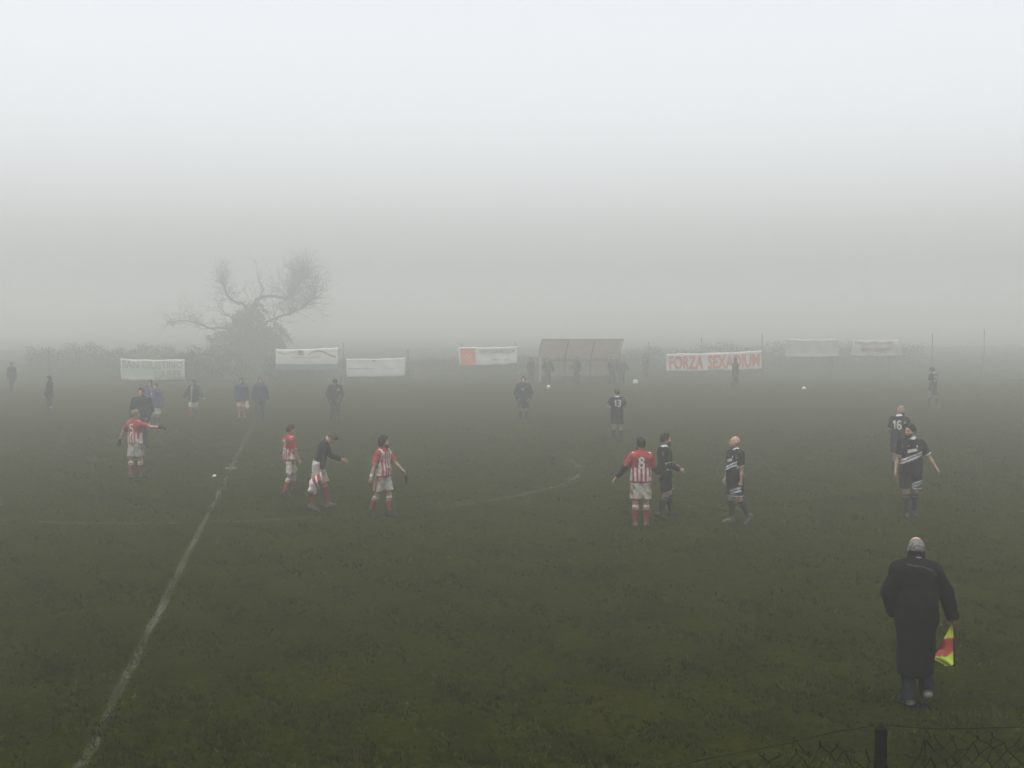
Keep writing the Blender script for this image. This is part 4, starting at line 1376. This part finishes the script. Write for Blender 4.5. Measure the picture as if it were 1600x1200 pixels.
# the flag in his right hand, hanging straight down: a stick and a folded chequered cloth
hand = Vector(g.wr[1] + g.fa[1] * .10)
hw = Matrix.Translation(root.location) @ Matrix.Rotation(R(-2), 4, 'Z') @ hand
mfl, nt, b = new_mat('chequered_flag')
a_ = nd(nt, 'ShaderNodeAttribute'); a_.attribute_name = 'Col'; nt.links.new(a_.outputs['Color'], b.inputs['Base Color']); b.inputs['Roughness'].default_value = .7
fl = tag(empty('linesman_flag', hw), 'yellow and red chequered flag hanging from the hand of the man in the coat', 'flag')
m = MB(); m.tube([(.004, .0, .09), (.0, 0, -.02), (.012, .004, -.455)], [.011, .010, .007], 7); m.build('stick', noise_mat('dark_handle', (.015, .015, .015), (.03, .03, .03), 20, .5, .1), fl, True)
YEL = (.42, .52, .05); RDC = (.33, .045, .04)
rowsF = [(-.03, -.022, .008), (-.10, -.065, .010), (-.165, -.10, .012), (-.22, -.108, .012), (-.28, -.112, .012), (-.335, -.165, .012), (-.355, -.195, .012), (-.37, -.19, .012), (-.40, -.13, .012), (-.43, -.082, .012), (-.452, -.07, .012)]
V, Q, C_ = [], [], []
NU = 14
rr = []
for i in range(61):
    t = i / 60 * (len(rowsF) - 1); j = min(int(t), len(rowsF) - 2); s_ = t - j
    rr.append([rowsF[j][q] + (rowsF[j + 1][q] - rowsF[j][q]) * s_ for q in range(3)])
for i, (z, x0, x1) in enumerate(rr):
    for j in range(NU + 1):
        u = j / NU; x = x0 + (x1 - x0) * u
        x *= 1.12; zz = z + (.03 * max(0, (i - 50) / 10)) * (u ** 2) * 1.2
        V.append((x, .018 * math.sin(u * 7 + z * 14) * (1 - u * .7) - .012 * (1 - u) * math.sin(z * 30) + .005, zz))
        lower = -.335 + .045 * max(0, u - .75) / .25 * 1.2 - (.02 if u < .35 else 0) + .012 * math.sin(u * 9)
        C_.append(RDC if lower < zz < -.163 else YEL)
        if i and j: k_ = i * (NU + 1) + j; Q.append((k_ - NU - 2, k_ - NU - 1, k_, k_ - 1))
nV = len(V); V2 = [(x, y + .004, z) for x, y, z in V]
Q2 = [tuple(nV + i for i in reversed(q)) for q in Q]
me = raw_mesh('flag_cloth', V + V2, Q + Q2, True, np.array(C_ + C_)); link_mesh('flag_cloth', me, mfl, fl)

# --- black team
person(1422, 809, 'bearded black-kit player facing the camera with arms held out and head turned aside', 180, 1.84, 'bk', 'short', DARK, (.03, .022, .018), group=BLACKTEAM,
       hyaw=58, hpitch=4, twist=-6, armL=((-.50, .05, -.88), (-.55, .12, -.85), .4), armR=((.20, -.12, -1), (.22, .16, -1), .5),
       legR=((.0, .12, -1), (-.03, .0, -1), 14, 0), legL=((-.05, -.10, -1), (-.0, -.28, -1), 8, -8))
person(1404, 744, 'bald black-kit player with number 16, standing behind another player in black', -38, 1.78, 'bk', 'shaved', DARK, (.03, .025, .02), '16', group=BLACKTEAM,
       hyaw=38, hpitch=14, num_side=-.01, res=.014, armR=((.30, .15, -1), (.05, .75, -.6), .5), armL=((-.2, .0, -1), (.1, .5, -.8), .5))
person(1457, 638, 'black-kit player with number 23 walking away, farthest to the right', 38, 1.82, 'bk', 'short', DARK, None, '23', group=BLACKTEAM, res=.018,
       hpitch=18, hyaw=-20, legR=((.02, -.18, -1), (.0, -.38, -1), 6, -14), legL=((-.03, .26, -1), (0, .02, -1), 6, 8), armL=((-.18, .12, -1), (-.05, .3, -1), .5))
person(1147, 820, 'bald black-kit player seen from the side, facing left with one heel raised', 112, 1.65, 'bk', 'bald', BROWN, (.16, .10, .07), group=BLACKTEAM,
       hyaw=22, hpitch=0, lean=-2, armL=((-.10, -.06, -1), (-.02, .05, -1), .7), armR=((.10, .05, -1), (.0, .35, -1), .6),
       legR=((.0, .06, -1), (.0, -.02, -1), 8, 0), legL=((-.05, -.10, -1), (-.02, -.52, -.86), 8, -42), bootcol=(.05, .06, .04))
person(1038, 812, 'tall bearded black-kit player in profile, partly hidden behind red number 8', -76, 1.65, 'bk', 'short', DARK, (.016, .013, .012), group=BLACKTEAM,
       hyaw=8, sleeves='under', armR=((.08, .10, -1), (.02, .9, -.42), .5), armL=((-.12, .2, -1), (.0, .9, -.3), .5),
       legR=((.0, .02, -1), (.0, -.36, -.95), 6, -22), legL=((.0, .34, -1), (.0, .10, -1), 6, 6))
person(964, 690, 'black-kit player with a white number 13 standing with his back to the camera', 0, 1.71, 'bk', 'short', BROWN, None, '13', group=BLACKTEAM, res=.015,
       armR=((.42, -.05, -.9), (-.25, .80, .0), .6), armL=((-.44, -.05, -.9), (.25, .80, .05), .6), legR=((.06, 0, -1), (.02, -.04, -1), 10, 0), legL=((-.05, 0, -1), (-.02, -.04, -1), 10, 0))
# --- red and white team
person(1001, 823, 'red and white player with number 8 on his back, long black sleeves and muddy shorts', -4, 1.68, 'rw', 'short', DARK, (.02, .015, .012), '8', group=REDTEAM,
       sleeves='under', hyaw=-24, twist=4, mud=1, armL=((-.48, .0, -.85), (-.68, .05, -.74), .4), armR=((.36, .30, -.9), (.30, .80, -.5), .5),
       legR=((.04, .06, -1), (.0, -.06, -1), 12, 0), legL=((-.03, -.02, -1), (-.01, -.06, -1), 10, 0), bootcol=(.055, .05, .035))
person(599, 810, 'long-haired red and white player facing right, arms spread, a dark cloth in one hand', -118, 1.59, 'rw', 'long', DARK, (.03, .02, .018), group=REDTEAM, mud=.5, wrist=1,
       hyaw=-26, hpitch=4, armL=((-.34, .42, -.82), (-.36, .58, -.72), .8), armR=((.24, -.22, -1), (.26, -.20, -1), .4),
       legL=((.0, .22, -1), (.0, .06, -1), 8, 5), legR=((.0, -.20, -1), (.0, -.42, -.9), 8, -30))
person(497, 798, 'player in a plain dark top and white shorts walking right with head bowed', -84, 1.68, 'tee', 'short', SANDY, None, group=REDTEAM, topcol=(.016, .017, .02), legcol=(.30, .29, .265), socks=(.15, .032, .03), sleeves='top',
       lean=20, hpitch=48, armR=((.14, -.06, -1), (.08, -.22, -1), .9), armL=((-.10, .42, -.9), (.0, .86, -.36), .5),
       legL=((.0, .34, -1), (.0, .14, -1), 8, 6), legR=((.02, -.04, -1), (.0, -.26, -1), 8, -18), bootcol=(.07, .065, .05))
person(453, 778, 'red and white player with a 2 on his back, walking right', -52, 1.57, 'rw', 'short', (.03, .024, .02), None, '2', group=REDTEAM, num_side=-.03,
       hyaw=14, hpitch=10, armR=((.10, .10, -1), (.05, .42, -.9), .6), armL=((-.1, .1, -1), (0, .4, -.9), .6), mud=.4,
       legL=((.0, .42, -1), (.0, .0, -1), 8, 6), legR=((.0, -.10, -1), (.0, -.38, -.95), 8, -28))
person(212, 747, 'red and white player with number 5 pointing sideways with a black-gloved hand', -24, 1.69, 'rw', 'short', (.12, .10, .085), None, '5', group=REDTEAM, gloves=True, mud=.5, res=.013, num_side=-.01,
       hyaw=36, armR=((.90, .32, -.28), (.96, .30, -.02), .5), armL=((-.60, -.1, -.8), (-.52, .0, -.86), .5),
       legL=((-.02, -.06, -1), (.0, -.12, -1), 8, 0), legR=((.04, .16, -1), (.0, .04, -1), 10, 4))

# --- jackets, trousers and coats in the mid distance
C_ = dict(res=.017, group=OTHERS)
dn = (.035, .037, .045)
person(222, 701, 'burly person in a dark coat directly behind red number 5', 176, 1.84, 'coat', 'short', DARK, legs='long', topcol=(.024, .026, .030), legcol=(.030, .033, .038), build=1.15, armR=((.3, .05, -.95), (-.2, .5, -.8), .7), armL=((-.3, .05, -.95), (.2, .5, -.8), .7), **C_)
person(244, 669, 'person in a blue padded jacket and pale shorts, right of the burly dark coat', 170, 1.62, 'puffer', 'short', DARK, legs='shorts', topcol=BLUE, legcol=(.32,.32,.31), socks=(.05, .06, .10), badge=(.10, .42), **C_)
person(236, 663, 'person mostly hidden behind the burly dark coat and the blue padded jacket', 180, 1.66, 'puffer', 'short', DARK, legs='long', topcol=(.05, .056, .09), legcol=dn, **C_)
person(303, 657, 'person in an open dark jacket and white shorts swinging both arms', 160, 1.58, 'coat', 'short', DARK, legs='shorts', topcol=(.034, .037, .042), legcol=(.31, .31, .29), socks=(.19, .03, .03), zipper=True, armR=((.62, .0, -.78), (.45, .1, -.9), .5), armL=((-.60, .05, -.8), (-.7, .2, -.6), .5), legR=((.0, .22, -1), (0, .0, -1), 8, 0), legL=((0, -.1, -1), (0, -.3, -1), 8, -12), **C_)
person(378, 657, 'person in a blue padded jacket with a white cloth at the hip', 172, 1.64, 'puffer', 'short', BROWN, legs='shorts', topcol=(.04, .047, .085), legcol=(.27, .20, .19), socks=(.30, .14, .12), legR=((.0, .16, -1), (0, .0, -1), 8, 0), **C_)
person(407, 657, 'person in a dark blue padded jacket and long trousers, facing the camera', 190, 1.67, 'puffer', 'short', DARK, legs='long', topcol=(.036, .042, .075), legcol=(.035, .04, .06), armL=((-.3, .0, -.95), (-.15, .1, -1), .5), armR=((.34, .0, -.95), (.1, .1, -1), .5), legR=((.02, .2, -1), (.05, -.1, -1), 8, 0), **C_)
person(524, 662, 'person in a black coat with a white badge, head bowed, hands at the front', 180, 1.72, 'coat', 'short', DARK, legs='long', topcol=(.022, .022, .025), legcol=(.032, .034, .036), hpitch=35, badge=(-.13, .37), armR=((.34, .05, -.95), (-.3, .5, -.75), .7), armL=((-.34, .05, -.95), (.3, .5, -.75), .7), legR=((.06, .16, -1), (.05, -.12, -1), 8, 0), legL=((-.0, .0, -1), (0, -.05, -1), 8, 0), **C_)
person(818, 660, 'person in a black padded jacket and bare knees standing alone left of number 13', 178, 1.76, 'puffer', 'short', DARK, legs='shorts', topcol=(.022, .024, .034), legcol=(.026, .028, .034), socks=(.03, .03, .033), badge=(.03, .33), armR=((.42, .0, -.9), (-.30, .38, -.85), .7), armL=((-.42, .0, -.9), (.30, .38, -.85), .7), **C_)
# --- far side
Fk = dict(res=.02, group=OTHERS, legs='long')
dk = (.017, .018, .021)
person(78, 649, 'dark-clothed person standing second from the left edge of the pitch', 100, 1.62, 'coat', 'short', DARK, topcol=dk, legcol=dk, skin=(.4, .25, .2), armL=((-.15, .1, -1), (.0, .5, -.8), .6), **Fk)
person(19, 616, 'dark figure walking at the far left edge below the fence', -120, 1.66, 'coat', 'short', DARK, topcol=(.022, .024, .034), legcol=dk, legR=((0, .2, -1), (0, 0, -1), 8, 0), legL=((0, -.15, -1), (0, -.35, -1), 8, -15), **Fk)
person(830, 600, 'dark figure at the left end of the dugout, left of the one behind the ball', 150, 1.62, 'coat', 'cap', DARK, topcol=dk, legcol=dk, **Fk)
person(856, 603, 'dark-coated person just behind the white football at the dugout', 175, 1.70, 'coat', 'short', DARK, topcol=dk, legcol=dk, armR=((.4, 0, -.9), (-.1, .3, -.9), .6), armL=((-.42, 0, -.9), (-.1, .2, -.95), .6), **Fk)
person(901, 601, 'person in a dark jacket standing in front of the middle of the dugout', 150, 1.72, 'puffer', 'short', DARK, topcol=(.022, .024, .034), legcol=dk, armR=((.5, .2, -.85), (.1, .5, -.8), .6), **Fk)
person(957, 602, 'left of two dark figures side by side at the right end of the dugout', 190, 1.76, 'coat', 'short', SANDY, topcol=dk, legcol=dk, **Fk)
person(971, 602, 'right of two dark figures at the right end of the dugout, one arm out', 180, 1.70, 'coat', 'hood', DARK, topcol=dk, legcol=dk, armL=((-.5, .1, -.85), (-.5, .1, -.85), .5), **Fk)
person(1009, 591, 'dark figure standing apart, right of the dugout and the pale bag', 140, 1.70, 'coat', 'short', DARK, topcol=dk, legcol=dk, lean=6, armL=((-.3, .3, -.9), (0, .7, -.7), .6), **Fk)
person(1149, 611, 'dark figure walking in front of the FORZA SEXADIUM banner', -110, 1.84, 'coat', 'short', DARK, topcol=dk, legcol=dk, legR=((0, .25, -1), (0, 0, -1), 8, 0), legL=((0, -.2, -1), (0, -.4, -1), 8, -15), **Fk)

# --- things carried
def cloth_blob(name, prims, res, colfn, loc, rz, label, cat, wr=.012):
    V, Q = field_mesh(prims, res, wrinkle=wr, wfreq=34)
    o = link_mesh(name, raw_mesh(name, V, Q, True, colfn(V)), M_CLOTH); o.location = loc; o.rotation_euler = (0, 0, rz)
    return tag(o, label, cat)


def grip(i, sg):
    """world point just below a hand of the i-th person built"""
    rt, gg = PEOPLE[i]
    return Matrix.Translation(rt.location) @ Matrix.Rotation(rt.rotation_euler.z, 4, 'Z') @ Vector(gg.wr[sg] + gg.fa[sg] * .10)


def shirtcol(V):
    c = paint(len(V), (.40, .37, .37)); c[(V[:, 0] + .5 * V[:, 2] > -.20)] = RED; c[((V[:, 0] * 9 + V[:, 2] * 2) % 1) < .35] = (.40, .36, .36)
    return c


cloth_blob('striped_shirt', [cap((0, 0, .03), (-.03, 0, -.08), .035, .07, .05), cap((-.02, 0, -.08), (-.14, .02, -.16), .07, .09, .06), cap((-.10, .02, -.14), (-.20, .0, -.30), .085, .06, .06), cap((-.13, .03, -.2), (-.12, .02, -.36), .07, .035, .05)], .011, shirtcol,
           grip(8, 1), R(4), 'crumpled striped shirt trailing from the hand of the player in the dark top', 'shirt')
cloth_blob('dark_cloth', [cap((0, 0, .05), (.01, 0, -.08), .028, .034, .02), cap((.01, 0, -.06), (.0, .01, -.19), .034, .018, .02)], .009, lambda V: paint(len(V), (.012, .012, .013)),
           grip(7, -1), 0, 'small dark cloth dangling from the outstretched hand of the long-haired striped player', 'cloth', .006)
cloth_blob('white_cloth', [cap((0, 0, .02), (.02, 0, -.2), .05, .09, .04)], .02, lambda V: paint(len(V), (.31, .31, .29)),
           grip(15, -1), 0, 'white cloth hanging from the hand of the left one of the two in blue jackets', 'cloth', .012)
